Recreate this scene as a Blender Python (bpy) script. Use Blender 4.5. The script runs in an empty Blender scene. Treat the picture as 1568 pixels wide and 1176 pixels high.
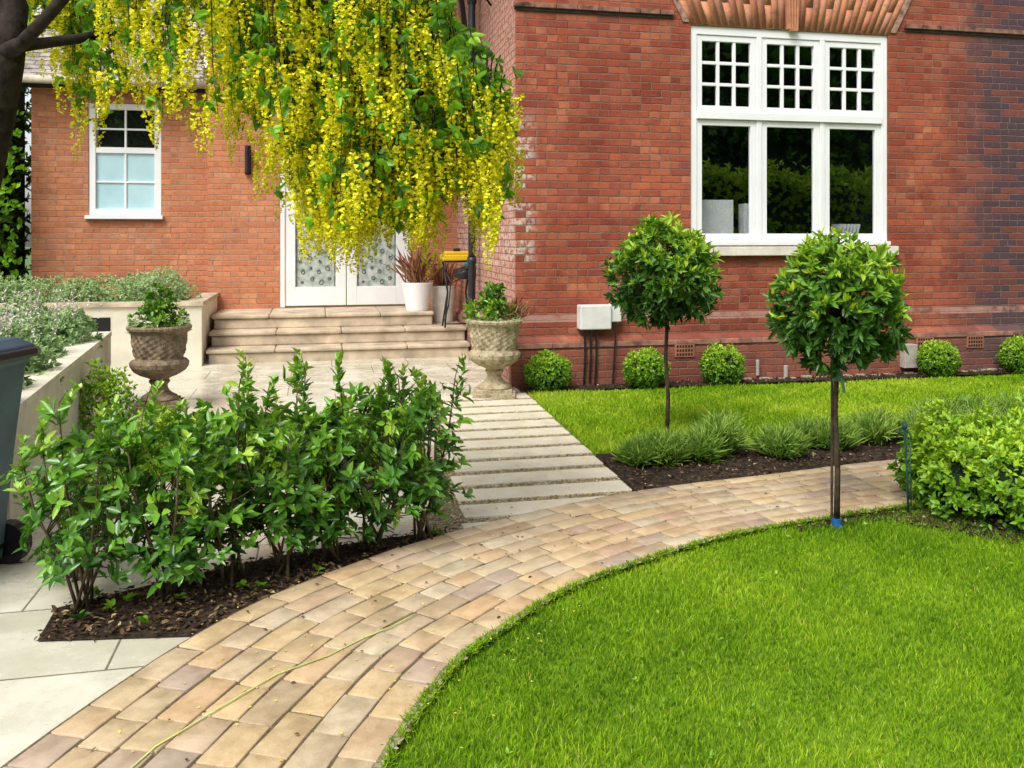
import bpy, math, numpy as np
from mathutils import Vector, Matrix
rng=np.random.default_rng(11)
S=bpy.context.scene
A=math.atan(.219); CA,SA=math.cos(A),math.sin(A); HX,HY=0.04,9.0
def HF(x,y): return (HX+CA*x-SA*y, HY+SA*x+CA*y)
def HL(X,Y):
    X-=HX;Y-=HY
    return (CA*X+SA*Y, -SA*X+CA*Y)
# ------------------------------------------------------------ node helpers
class NT:
    def __init__(s,name):
        s.m=bpy.data.materials.new(name); s.m.use_nodes=True; s.t=s.m.node_tree
        for n in list(s.t.nodes): s.t.nodes.remove(n)
        s.out=s.t.nodes.new('ShaderNodeOutputMaterial')
    def n(s,typ,ins=None,**kw):
        nd=s.t.nodes.new('ShaderNode'+typ)
        for k,v in kw.items(): setattr(nd,k,v)
        if ins:
            for k,v in ins.items(): s.set(nd.inputs[k],v)
        return nd
    def set(s,sock,v):
        if isinstance(v,bpy.types.NodeSocket): s.t.links.new(v,sock)
        else:
            if isinstance(v,(tuple,list)) and len(v)==3 and sock.type=='RGBA': v=(*v,1)
            sock.default_value=v
    def math(s,op,a,b=0.0,c=None,clamp=False):
        nd=s.n('Math',operation=op,use_clamp=clamp); s.set(nd.inputs[0],a); s.set(nd.inputs[1],b)
        if c is not None: s.set(nd.inputs[2],c)
        return nd.outputs[0]
    def mix(s,f,a,b,mode='MIX'):
        nd=s.n('Mix',data_type='RGBA',blend_type=mode); s.set(nd.inputs[0],f); s.set(nd.inputs[6],a); s.set(nd.inputs[7],b); return nd.outputs[2]
    def ramp(s,f,stops,interp='LINEAR'):
        nd=s.n('ValToRGB'); s.set(nd.inputs[0],f); r=nd.color_ramp; r.interpolation=interp
        while len(r.elements)<len(stops): r.elements.new(.5)
        for e,(p,c) in zip(r.elements,stops): e.position=p; e.color=(*c,1)
        return nd.outputs[0]
    def noise(s,scale,vec=None,detail=4,rough=.6):
        nd=s.n('TexNoise',{'Scale':scale,'Detail':detail,'Roughness':rough})
        if vec is None: vec=s.obj()
        s.set(nd.inputs['Vector'],vec); return nd.outputs['Fac']
    def obj(s): return s.n('TexCoord').outputs['Object']
    def smooth(s,v,a,b):
        nd=s.n('MapRange',interpolation_type='SMOOTHSTEP'); s.set(nd.inputs['Value'],v); nd.inputs['From Min'].default_value=a; nd.inputs['From Max'].default_value=b; return nd.outputs[0]
    def bsdf(s,col,rough=.7,bump=None,bs=.3,bd=.01,spec=.5,metal=0):
        b=s.n('BsdfPrincipled'); s.set(b.inputs['Base Color'],col); s.set(b.inputs['Roughness'],rough); b.inputs['Specular IOR Level'].default_value=spec; b.inputs['Metallic'].default_value=metal
        if bump is not None:
            bm=s.n('Bump',{'Strength':bs,'Distance':bd,'Height':bump}); s.t.links.new(bm.outputs[0],b.inputs['Normal'])
        return b.outputs[0]
    def fin(s,sh): s.t.links.new(sh,s.out.inputs[0]); return s.m
def simple(name,c,rough=.6,var=.15,scale=8,spec=.4,metal=0,bump=.0):
    t=NT(name); nz=t.noise(scale)
    d=tuple(x*(1-var*2) for x in c); l=tuple(min(x*(1+var),1) for x in c)
    col=t.ramp(nz,[(.3,d),(.7,l)])
    return t.fin(t.bsdf(col,rough,nz if bump else None,bump,.01,spec,metal))
def leafmat(name,stops,trans=.3,rough=.4,spec=.5):
    t=NT(name); at=t.n('Attribute',attribute_name='tone'); f=at.outputs['Fac']
    col=t.ramp(f,stops)
    p=t.bsdf(col,rough,spec=spec)
    if trans<=0: return t.fin(p)
    tr=t.n('BsdfTranslucent'); t.set(tr.inputs[0],t.mix(.5,col,(.35,.6,.02),'MIX') if trans>.31 else col)
    mx=t.n('MixShader'); mx.inputs[0].default_value=trans; t.t.links.new(p,mx.inputs[1]); t.t.links.new(tr.outputs[0],mx.inputs[2])
    return t.fin(mx.outputs[0])
def brickmat(name,cols,mortar,aged=False,w=.225,h=.075):
    t=NT(name); o=t.obj(); sp=t.n('SeparateXYZ',{0:o})
    nz=t.noise(22,o,3); nd=t.math('MULTIPLY',t.math('SUBTRACT',nz,.5),.026 if aged else .014)
    x=t.math('ADD',t.math('ADD',sp.outputs[0],sp.outputs[1]),nd); z=t.math('ADD',sp.outputs[2],nd)
    v=t.math('DIVIDE',z,h); row=t.math('FLOOR',v)
    rw=t.n('TexWhiteNoise',noise_dimensions='1D'); t.set(rw.inputs['W'],row)
    u=t.math('ADD',t.math('DIVIDE',x,w),t.math('ADD',t.math('MULTIPLY',t.math('MODULO',t.math('ABSOLUTE',row),2),.5),t.math('MULTIPLY',rw.outputs[0],.14)))
    cell=t.math('FLOOR',u)
    cv=t.n('CombineXYZ',{0:cell,1:row}); wn=t.n('TexWhiteNoise',noise_dimensions='2D'); t.set(wn.inputs['Vector'],cv.outputs[0])
    fx0=t.math('FRACT',u); fz=t.math('FRACT',v)
    fx=t.math('ABSOLUTE',t.math('SUBTRACT',fx0,.5)); fz=t.math('ABSOLUTE',t.math('SUBTRACT',fz,.5))
    mx=t.smooth(fx,.462,.49); mz=t.smooth(fz,.385,.465)
    split=t.math('GREATER_THAN',wn.outputs[0],.68)
    hd=t.math('MULTIPLY',t.math('LESS_THAN',fx,.02),split)
    mo=t.math('MAXIMUM',t.math('MAXIMUM',mx,mz),hd)
    cv2=t.n('CombineXYZ',{0:t.math('ADD',cell,t.math('MULTIPLY',t.math('MULTIPLY',split,t.math('GREATER_THAN',fx0,.5)),.37)),1:row}); wn2=t.n('TexWhiteNoise',noise_dimensions='2D'); t.set(wn2.inputs['Vector'],cv2.outputs[0]); rv=wn2.outputs[0]
    big=t.noise(.8,o,6,.7); fine=t.noise(42,o,4,.75); med=t.noise(4,o,5,.7); bl=t.noise(15,o,4,.7)
    rv=t.math('ADD',t.math('MULTIPLY',rv,.78),t.math('MULTIPLY',t.smooth(big,.3,.7),.22))
    n=len(cols); col=t.ramp(rv,[(i/(n-1)*.999,c) for i,c in enumerate(cols)])
    col=t.mix(t.smooth(big,.40,.60),col,t.mix(.9 if aged else .3,col,(.60,.46,.46),'MULTIPLY'))
    col=t.mix(t.smooth(med,.38,.68),col,t.mix(.7,col,(1.35,1.25,1.1),'MULTIPLY'))
    col=t.mix(t.math('MULTIPLY',t.smooth(bl,.5,.72),.5),col,t.mix(1,col,(.55,.45,.45),'MULTIPLY'))
    col=t.mix(t.math('MULTIPLY',t.smooth(fine,.55,.8),.45),col,(.12,.06,.05))
    mcol=t.mix(t.smooth(med,.3,.7),mortar,tuple(c*.45 for c in mortar))
    mo=t.math('MULTIPLY',mo,t.math('ADD',.35,t.math('MULTIPLY',t.smooth(bl,.35,.6),.55)))
    if aged:
        X=sp.outputs[0]; Z=sp.outputs[2]
        m=t.smooth(t.math('ADD',X,t.math('MULTIPLY',med,1.4)),5.5,6.4)
        m=t.math('MULTIPLY',m,t.math('ADD',.5,t.math('MULTIPLY',t.math('GREATER_THAN',wn.outputs[0],.35),.4)))
        col=t.mix(m,col,(.06,.045,.06)); 
        k=t.math('MULTIPLY',t.smooth(X,.26,.10),t.math('MULTIPLY',t.smooth(Z,1.15,1.25),t.smooth(Z,2.9,2.5)))
        k=t.math('MULTIPLY',k,t.math('MULTIPLY',t.smooth(bl,.42,.56),t.math('GREATER_THAN',wn.outputs[0],.4)))
        col=t.mix(t.math('MULTIPLY',k,.9),col,(.60,.52,.44))
        sd=t.math('MULTIPLY',t.smooth(sp.outputs[1],.02,.06),t.smooth(bl,.36,.55)); col=t.mix(t.math('MULTIPLY',sd,.65),col,(.62,.42,.34))
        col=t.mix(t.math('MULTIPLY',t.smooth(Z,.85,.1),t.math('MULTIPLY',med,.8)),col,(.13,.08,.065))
        b=t.math('MULTIPLY',t.smooth(Z,.655,.66),t.smooth(Z,.735,.73)); col=t.mix(t.math('MULTIPLY',b,t.smooth(med,.35,.55)),col,(.42,.23,.19))
        mo=t.math('MULTIPLY',mo,t.math('SUBTRACT',1,t.math('MULTIPLY',b,.7)))
    col=t.mix(mo,col,mcol)
    hgt=t.math('ADD',t.math('SUBTRACT',1,mo),t.math('MULTIPLY',t.math('ADD',fine,bl),.35))
    return t.fin(t.bsdf(col,.85,hgt,.8,.010,.25))
# ------------------------------------------------------------ mesh helpers
def mk(name,me,mats,parent=None,frame=False,loc=None):
    ob=bpy.data.objects.new(name,me); S.collection.objects.link(ob)
    for m in (mats if isinstance(mats,(list,tuple)) else [mats]): me.materials.append(m)
    if parent: ob.parent=parent
    elif frame: ob.location=(HX,HY,0); ob.rotation_euler=(0,0,A)
    if loc is not None: ob.location=loc
    return ob
def empty(name,loc=(0,0,0),rz=0):
    e=bpy.data.objects.new(name,None); S.collection.objects.link(e); e.location=loc; e.rotation_euler=(0,0,rz); e.empty_display_size=.2; return e
def npmesh(name,V,F,mats,tone=None,parent=None,**k):
    V=np.asarray(V,dtype=np.float32).reshape(-1,3); F=np.asarray(F,dtype=np.int32); nf,kk=F.shape
    me=bpy.data.meshes.new(name); me.vertices.add(len(V)); me.vertices.foreach_set('co',V.ravel())
    me.loops.add(nf*kk); me.loops.foreach_set('vertex_index',F.ravel())
    me.polygons.add(nf); me.polygons.foreach_set('loop_start',np.arange(0,nf*kk,kk,dtype=np.int32)); me.polygons.foreach_set('loop_total',np.full(nf,kk,dtype=np.int32))
    me.update(calc_edges=True)
    if tone is not None:
        a=me.attributes.new('tone','FLOAT','POINT'); a.data.foreach_set('value',np.asarray(tone,dtype=np.float32))
    return mk(name,me,mats,parent,**k)
class MB:
    def __init__(s): s.v=[];s.f=[];s.mi=[]
    def add(s,vs,fs,mi=0):
        b=len(s.v); s.v+= [tuple(p) for p in vs]; s.f+=[tuple(b+i for i in f) for f in fs]; s.mi+=[mi]*len(fs)
    def box(s,x0,x1,y0,y1,z0,z1,mi=0,M=None):
        vs=[(x,y,z) for z in (z0,z1) for x,y in ((x0,y0),(x1,y0),(x1,y1),(x0,y1))]
        if M is not None: vs=[M@Vector(p) for p in vs]
        s.add(vs,[(0,3,2,1),(4,5,6,7),(0,1,5,4),(1,2,6,5),(2,3,7,6),(3,0,4,7)],mi)
    def tube(s,pts,rad,n=8,mi=0,cap=True):
        P=[Vector(p) for p in pts]
        if not hasattr(rad,'__len__'): rad=[rad]*len(P)
        vs=[];up=None
        for i,p in enumerate(P):
            d=(P[min(i+1,len(P)-1)]-P[max(i-1,0)]).normalized()
            if up is None: up=d.orthogonal().normalized()
            up=(up-d*up.dot(d)); up=up.normalized() if up.length>1e-6 else d.orthogonal().normalized()
            w=d.cross(up)
            for k in range(n):
                a=2*math.pi*k/n; vs.append(p+(up*math.cos(a)+w*math.sin(a))*rad[i])
        fs=[(i*n+k,i*n+(k+1)%n,(i+1)*n+(k+1)%n,(i+1)*n+k) for i in range(len(P)-1) for k in range(n)]
        if cap: fs+= [tuple(range(n-1,-1,-1)),tuple((len(P)-1)*n+k for k in range(n))]
        s.add(vs,fs,mi)
    def lathe(s,prof,n=40,c=(0,0,0),mi=0,fn=None):
        vs=[]
        for r,z in prof:
            for k in range(n):
                a=2*math.pi*k/n; rr=fn(r,z,a) if fn else r
                vs.append((c[0]+rr*math.cos(a),c[1]+rr*math.sin(a),c[2]+z))
        fs=[(i*n+k,i*n+(k+1)%n,(i+1)*n+(k+1)%n,(i+1)*n+k) for i in range(len(prof)-1) for k in range(n)]
        s.add(vs,fs,mi)
    def obj(s,name,mats,parent=None,bevel=0,smooth=False,**k):
        me=bpy.data.meshes.new(name); me.from_pydata(s.v,[],s.f); me.polygons.foreach_set('material_index',s.mi)
        if smooth: me.polygons.foreach_set('use_smooth',[True]*len(s.f))
        me.update(); ob=mk(name,me,mats,parent,**k)
        if bevel:
            m=ob.modifiers.new('b','BEVEL'); m.width=bevel; m.segments=2; m.limit_method='ANGLE'
        return ob
def leaves(P,D,U,L,W,fold=.18,droop=.12):
    n=len(P); L=np.broadcast_to(np.asarray(L,float),(n,))[:,None]; W=np.broadcast_to(np.asarray(W,float),(n,))[:,None]
    D=D/np.linalg.norm(D,axis=1,keepdims=True); Sd=np.cross(D,U); Sd/=np.linalg.norm(Sd,axis=1,keepdims=True)+1e-9; N=np.cross(Sd,D)
    V=np.stack([P, P+D*L*.33+Sd*W*.5+N*W*fold, P+D*L*.7+Sd*W*.38+N*(W*fold-L*droop*.4), P+D*L-N*L*droop, P+D*L*.7-Sd*W*.38+N*(W*fold-L*droop*.4), P+D*L*.33-Sd*W*.5+N*W*fold],1)
    b=np.arange(n)[:,None]*6
    F=np.concatenate([b+np.array([[0,1,2,3]]),b+np.array([[0,3,4,5]])],0)
    return V.reshape(-1,3),F
def unit(a): return a/(np.linalg.norm(a,axis=-1,keepdims=True)+1e-9)
def rosette(C,AX,k,L,W,th=(.5,1.3),tone=None,down=0.0):
    n=len(C); AX=unit(AX)
    C2=np.repeat(C,k,0); A2=np.repeat(AX,k,0); m=n*k
    R=unit(np.cross(A2,unit(rng.normal(size=(m,3))))); t=rng.uniform(th[0],th[1],m)[:,None]
    D=A2*np.cos(t)+R*np.sin(t); D[:,2]-=down
    D=unit(D)
    Ls=L*rng.uniform(.6,1.15,m); Ws=W*rng.uniform(.7,1.1,m)
    tn=(np.repeat(tone,k)+rng.normal(0,.09,m)).clip(0,1) if tone is not None else rng.uniform(0,1,m)
    return C2+rng.normal(0,L*.12,(m,3)),D,A2+rng.normal(0,.25,(m,3)),Ls,Ws,tn
def leafobj(name,dat,mat,parent=None,fold=.18,droop=.12):
    P,D,U,L,W,T=[np.concatenate([d[i] for d in dat]) for i in range(6)]
    V,F=leaves(P,D,U,L,W,fold,droop)
    return npmesh(name,V,F,mat,np.repeat(T,6),parent)
def inpoly(X,Y,poly):
    r=np.zeros(len(X),bool); n=len(poly)
    for i in range(n):
        x0,y0=poly[i];x1,y1=poly[(i+1)%n]
        if y0==y1: continue
        c=((y0>Y)!=(y1>Y))&(X<(x1-x0)*(Y-y0)/(y1-y0)+x0); r^=c
    return r
def polysample(poly,dens,clip=None):
    p=np.array(poly); lo=p.min(0);hi=p.max(0)
    if clip: lo=np.maximum(lo,clip[0]); hi=np.minimum(hi,clip[1])
    n=int((hi[0]-lo[0])*(hi[1]-lo[1])*dens); X=rng.uniform(lo[0],hi[0],n);Y=rng.uniform(lo[1],hi[1],n)
    m=inpoly(X,Y,poly); return X[m],Y[m]
def sheet(name,poly,z,mat,frame=False,parent=None):
    pts=[HL(*p) if frame else p for p in poly]
    me=bpy.data.meshes.new(name); me.from_pydata([(x,y,z) for x,y in pts],[],[tuple(range(len(pts)))]); me.update()
    if me.polygons[0].normal.z<0: me.flip_normals()
    return mk(name,me,mat,parent,frame=frame)
# ------------------------------------------------------------ materials
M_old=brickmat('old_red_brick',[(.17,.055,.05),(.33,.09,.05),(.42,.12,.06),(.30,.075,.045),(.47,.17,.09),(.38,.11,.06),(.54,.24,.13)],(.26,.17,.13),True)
M_new=brickmat('orange_brick',[(.44,.16,.08),(.56,.23,.12),(.48,.18,.09),(.59,.27,.14),(.42,.16,.10)],(.46,.36,.26))
M_white=simple('white_paint',(.86,.86,.85),.35,.03,3)
M_cream=simple('cream_render',(.68,.63,.50),.8,.12,2.5,bump=.2)
M_stone=simple('sandstone_step',(.56,.46,.33),.7,.22,4,bump=.2)
M_black=simple('black_plastic',(.015,.015,.018),.4,.2)
M_soil=simple('soil',(.045,.030,.02),.95,.4,30,.2,bump=.9)
M_bark=simple('bark',(.07,.05,.032),.85,.35,20,.2,bump=.6)
M_barkd=simple('dark_bark',(.035,.026,.02),.85,.35,20,.2,bump=.8)
M_twig=simple('twig',(.13,.095,.055),.8,.3,20,.2)
M_grey=simple('grey_plastic',(.10,.16,.20),.45,.15,4)
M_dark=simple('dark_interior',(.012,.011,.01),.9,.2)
M_core=simple('shaded_inner_foliage',(.012,.03,.008),.9,.3,20)  # shade of the foliage interior put into a dark colour, for solid cores
t=NT('window_glass'); lwn=t.n('LayerWeight',{'Blend':.5}); g=t.n('BsdfGlossy',{'Color':(.9,.95,1,1),'Roughness':.005}); tr=t.n('BsdfTransparent',{'Color':(.93,.96,.95,1)})
mx=t.n('MixShader'); t.set(mx.inputs[0],t.math('ADD',t.math('MULTIPLY',t.math('POWER',lwn.outputs['Facing'],4.0),.6),.24,clamp=True)); t.t.links.new(tr.outputs[0],mx.inputs[1]); t.t.links.new(g.outputs[0],mx.inputs[2]); M_glass=t.fin(mx.outputs[0])
t=NT('frosted_glass'); nz=t.noise(14); M_frost=t.fin(t.bsdf(t.ramp(nz,[(.35,(.26,.32,.29)),(.65,(.55,.60,.55))]),.15,nz,.3))
t=NT('window_blind'); M_blind=t.fin(t.bsdf(t.ramp(t.noise(3),[(.3,(.40,.62,.67)),(.7,(.50,.72,.77))]),.3))
def pavemat(name,c1,c2,mo,bw,rh):
    t=NT(name); o=t.obj(); bt=t.n('TexBrick',{'Vector':o,'Scale':1.0,'Mortar Size':.005,'Mortar Smooth':.1,'Brick Width':bw,'Row Height':rh,'Color1':(*c1,1),'Color2':(*c2,1),'Mortar':(*mo,1)})
    nz=t.noise(2.6,o,7,.68); n2=t.noise(45,o,3); n4=t.noise(9,o,5,.7)
    col=t.mix(t.smooth(nz,.3,.7),t.mix(.8,bt.outputs[0],(.74,.72,.66),'MULTIPLY'),bt.outputs[0]); col=t.mix(t.math('MULTIPLY',t.smooth(n4,.5,.75),.3),col,(.45,.42,.33)); col=t.mix(t.math('MULTIPLY',t.smooth(n2,.55,.8),.25),col,(.3,.27,.2))
    return t.fin(t.bsdf(col,t.math('ADD',.08,t.math('MULTIPLY',t.smooth(nz,.38,.68),.5)),t.math('ADD',n4,t.math('MULTIPLY',bt.outputs[1],-2)),.12,.004))
M_pave=pavemat('pale_paving',(.62,.59,.47),(.70,.67,.55),(.2,.18,.13),.9,.6)
t=NT('slab_strip'); o=t.obj(); nz=t.noise(5,o,6,.7); n2=t.noise(60,o,3); M_strip=t.fin(t.bsdf(t.mix(t.math('MULTIPLY',t.smooth(n2,.5,.8),.3),t.ramp(nz,[(.25,(.56,.52,.40)),(.7,(.76,.71,.56))]),(.4,.35,.22)),t.math('ADD',.2,t.math('MULTIPLY',nz,.5)),n2,.25,.004))
t=NT('stone_sett'); o=t.obj(); at=t.n('Attribute',attribute_name='tone'); nz=t.noise(11,o,7,.72); n2=t.noise(90,o,3); n3=t.noise(1.6,o,3)
col=t.ramp(at.outputs['Fac'],[(0,(.42,.32,.21)),(.15,(.57,.42,.24)),(.3,(.64,.47,.26)),(.45,(.52,.42,.28)),(.6,(.61,.41,.23)),(.75,(.58,.49,.34)),(.88,(.55,.37,.24)),(1,(.40,.32,.27))])
col=t.mix(t.smooth(nz,.33,.66),t.mix(.9,col,(.70,.67,.61),'MULTIPLY'),col); col=t.mix(t.math('MULTIPLY',t.smooth(n2,.5,.8),.35),col,(.28,.21,.13)); col=t.mix(t.math('MULTIPLY',t.smooth(n3,.42,.7),.35),col,(.60,.51,.36))
M_sett=t.fin(t.bsdf(col,t.math('ADD',.12,t.math('MULTIPLY',nz,.6)),n2,.35,.003))
t=NT('joint_sand'); nz=t.noise(60); n3=t.noise(4); M_joint=t.fin(t.bsdf(t.mix(t.smooth(n3,.52,.68),t.ramp(nz,[(.3,(.07,.05,.027)),(.7,(.19,.14,.08))]),(.11,.12,.03)),.95,nz,.8))
t=NT('gravel_mat'); o=t.obj(); vo=t.n('TexVoronoi',{'Vector':o,'Scale':55}); M_gravel=t.fin(t.bsdf(t.ramp(t.n('SeparateColor',{0:vo.outputs[1]}).outputs[0],[(0,(.13,.10,.045)),(.5,(.26,.20,.10)),(1,(.40,.33,.18))]),.9,vo.outputs[0],-.8,.01))
t=NT('haunch_concrete'); nz=t.noise(16,None,6,.7); M_conc=t.fin(t.bsdf(t.ramp(nz,[(.3,(.20,.17,.10)),(.7,(.40,.34,.23))]),.9,nz,.8))
t=NT('lawn_base'); nz=t.noise(30); n3=t.noise(1.2); M_lawnb=t.fin(t.bsdf(t.ramp(t.math('ADD',t.math('MULTIPLY',nz,.5),t.math('MULTIPLY',n3,.5)),[(.35,(.08,.15,.012)),(.65,(.18,.29,.018))]),.9,nz,.8,spec=.1))
M_grass=leafmat('grass_blade',[(0,(.06,.15,.008)),(.35,(.17,.34,.010)),(.7,(.32,.50,.016)),(.92,(.48,.61,.04)),(1,(.55,.5,.14))],.3,.6,.12)
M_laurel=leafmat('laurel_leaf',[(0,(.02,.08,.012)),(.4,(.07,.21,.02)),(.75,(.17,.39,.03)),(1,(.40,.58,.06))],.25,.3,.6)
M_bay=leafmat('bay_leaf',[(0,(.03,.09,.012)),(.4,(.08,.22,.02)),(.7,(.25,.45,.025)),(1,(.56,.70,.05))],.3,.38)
M_box=leafmat('box_leaf',[(0,(.05,.15,.012)),(.5,(.19,.40,.02)),(1,(.45,.64,.04))],.3,.45)
M_lav=leafmat('lavender_leaf',[(0,(.06,.15,.02)),(.5,(.19,.36,.045)),(1,(.42,.58,.12))],.28,.6,.2)
M_hebe=leafmat('hebe_leaf',[(0,(.10,.20,.07)),(.5,(.30,.46,.18)),(1,(.52,.64,.32))],.2,.6,.2)
M_lableaf=leafmat('laburnum_leaf',[(0,(.04,.13,.008)),(.4,(.11,.32,.015)),(.8,(.26,.54,.025)),(1,(.40,.65,.04))],.38,.45)
M_labfl=leafmat('laburnum_flower',[(0,(.60,.54,.01)),(.4,(.86,.80,.02)),(1,(.93,.90,.08))],.25,.6,.1)
M_red=leafmat('red_leaf',[(0,(.12,.03,.02)),(.5,(.3,.09,.05)),(1,(.5,.3,.15))],.3,.5)
M_spike=leafmat('flower_spike',[(0,(.4,.4,.3)),(.5,(.65,.6,.5)),(1,(.8,.72,.7))],.2,.7)
M_chip=leafmat('bark_chip',[(0,(.03,.018,.012)),(.6,(.09,.055,.03)),(.92,(.18,.12,.065)),(1,(.45,.36,.18))],.0,.9,.1)
M_peb=leafmat('pebble',[(0,(.14,.10,.05)),(.5,(.30,.235,.13)),(.9,(.45,.38,.24)),(1,(.66,.6,.46))],.0,.8,.2)
M_petal=leafmat('petal',[(0,(.6,.5,.05)),(1,(.8,.75,.12))],.2,.7)
def urnmat(name,a,b,c,m):
    t=NT(name); o=t.obj(); nz=t.noise(9,o,6,.75); n2=t.noise(40,o,4,.7)
    return t.fin(t.bsdf(t.mix(t.smooth(n2,.45,.75),t.ramp(nz,[(.3,a),(.5,b),(.7,c)]),m),.9,n2,.7,.012,.2))
M_urn=urnmat('urn_stone',(.22,.17,.10),(.44,.36,.23),(.60,.50,.34),(.14,.12,.06))
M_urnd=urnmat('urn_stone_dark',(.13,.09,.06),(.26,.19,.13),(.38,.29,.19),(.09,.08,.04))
M_tilem=simple('clay_tile',(.42,.37,.33),.8,.25,7)
t=NT('arch_brick'); nz=t.noise(7,None,5,.7); n2=t.noise(40); at=t.n('Attribute',attribute_name='tone'); M_arch=t.fin(t.bsdf(t.mix(t.math('MULTIPLY',t.smooth(n2,.5,.8),.5),t.mix(t.smooth(nz,.45,.7),t.ramp(at.outputs['Fac'],[(0,(.44,.16,.08)),(.5,(.52,.20,.095)),(.9,(.57,.25,.12)),(1,(.42,.18,.11))]),(.32,.14,.09)),(.14,.07,.05)),.85,n2,.5))
# ------------------------------------------------------------ ground
t=NT('ground_grass'); nz=t.noise(2); M_gr=t.fin(t.bsdf(t.ramp(nz,[(.3,(.05,.10,.02)),(.7,(.09,.18,.03))]),.95))
sheet('ground',[(-120,-120),(120,-120),(120,120),(-120,120)],-.03,M_gr)
cp=[(-1.0,-1.2),(-1.12,0.3),(-1.1,1.5),(-.93,2.5),(-.70,3.28),(-.42,3.74),(.03,4.25),(.86,4.86),(1.8,5.27),(2.75,5.64),(4.6,6.25),(7.5,6.9)]
cw=[1.04,1.04,1.04,1.04,1.0,.95,.88,.84,.80,.80,.80,.80]
def cr(p,i,t):
    p0,p1,p2,p3=[np.array(p[max(0,min(len(p)-1,j))],float) for j in (i-1,i,i+1,i+2)]
    return .5*((2*p1)+(-p0+p2)*t+(2*p0-5*p1+4*p2-p3)*t*t+(-p0+3*p1-3*p2+p3)*t**3)
C=[];W=[]
for i in range(len(cp)-1):
    for k in range(24):
        C.append(cr(cp,i,k/24)); W.append(cw[i]+(cw[i+1]-cw[i])*k/24)
C=np.array(C);W=np.array(W); 
for _ in range(6): C[1:-1]=(C[:-2]+C[1:-1]*2+C[2:])/4
d=np.linalg.norm(np.diff(C,axis=0),axis=1); SS=np.concatenate([[0],np.cumsum(d)])
Tn=unit(np.gradient(C,axis=0)); Nn=np.stack([-Tn[:,1],Tn[:,0]],1)
def PP(s,t):
    c=np.array([np.interp(s,SS,C[:,0]),np.interp(s,SS,C[:,1])]); n=np.array([np.interp(s,SS,Nn[:,0]),np.interp(s,SS,Nn[:,1])]); w=np.interp(s,SS,W)
    return c+n*w*t
def strip(name,t0,t1,z,mat,wob=0):
    ss=np.linspace(0,SS[-1],420); V=[];F=[]
    for i,s in enumerate(ss):
        a=PP(s,t0+rng.normal(0,wob)); b=PP(s,t1+rng.normal(0,wob)*.3); V+=[(*a,z),(*b,z)]
        if i: F.append((2*i-2,2*i,2*i+1,2*i-1))
    return npmesh(name,V,F,mat)
pth=empty('sett_path')
o1=strip('joint_bedding',-.51,.51,.0265,M_joint); o1.parent=pth
o2=strip('concrete_haunch',-.522,-.49,.0285,M_conc,.006); o2.parent=pth
V=[];F=[];T=[]
rows=8
for r in range(rows):
    s=rng.uniform(0,.2); ta=-.5+r/rows; tb=ta+1/rows
    while s<SS[-1]-.3:
        L=rng.choice([.16,.19,.22,.26])*rng.uniform(.93,1.07)
        gs=rng.uniform(.003,.0065); gt=rng.uniform(.0035,.0075)
        b=len(V); z=.033+rng.normal(0,.0010)
        q=[(s+gs,ta+gt),(s+L-gs,ta+gt),(s+L-gs,tb-gt),(s+gs,tb-gt)]
        ring=[]
        for i in range(4):
            a0,c0=q[i]; a1,c1=q[(i+1)%4]; lf=.012 if i%2==0 else .022
            for f in (lf,.5,1-lf): ring.append((a0+(a1-a0)*f+rng.normal(0,.0015),c0+(c1-c0)*f+rng.normal(0,.0016)))
        RP=[PP(*p) for p in ring]; cen=sum(RP)/12; n_=12
        tx_,ty_=rng.normal(0,.006,2)
        def zz_(p): return z+(p[0]-cen[0])*tx_+(p[1]-cen[1])*ty_
        low=[(*p,.018) for p in RP]; mid=[(*p,zz_(p)-.0012) for p in RP]; tp=[p+(cen-p)*(.0022/max(np.linalg.norm(cen-p),.01)) for p in RP]; top=[(*p,zz_(p)) for p in tp]
        V+=low+mid+top+[(*cen,zz_(cen))]
        for k in range(n_):
            k2=(k+1)%n_; F+=[(b+k,b+k2,b+n_+k2,b+n_+k),(b+n_+k,b+n_+k2,b+2*n_+k2,b+2*n_+k)]
        for k in range(0,n_,2): F.append((b+2*n_+k,b+2*n_+(k+1)%n_,b+2*n_+(k+2)%n_,b+3*n_))
        T+=[rng.uniform()]*37
        s+=L
npmesh('setts',V,F,M_sett,T,pth)
patio=[(-.45,11.4),(.06,8.95),(.10,8.55),(-.73,8.42),(-.47,5.3),(-.47,4.9),(-.44,4.2),(-1.0,3.0),(-1.1,-2),(-9,-2),(-9,9),(-7,10.8),(-4,11)]
sheet('patio_paving',patio,.006,M_pave,True)
wk=empty('slab_walkway',(HX,HY,0),A)
sheetp=[(-.95,-.55),(0.02,-.35),(-.13,-4.0),(-.25,-4.5),(-1.3,-4.6),(-1.42,-4.0),(-1.22,-3.7)]
me=bpy.data.meshes.new('gravel_bed'); me.from_pydata([(x,y,.011) for x,y in sheetp],[],[tuple(range(len(sheetp)))]); mk('gravel_bed',me,M_gravel,wk)
mb=MB()
for i in range(13):
    yc=-.42-.31*i; f=(-yc-.5)/3.4; xl=-.90-.30*f+rng.normal(0,.008); xr=-.0-.13*f+rng.normal(0,.008)
    mb.box(xl,xr,yc-.215,yc,-.01,.0225+rng.normal(0,.001))
mb.obj('slabs',M_strip,wk,bevel=.004)
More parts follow.
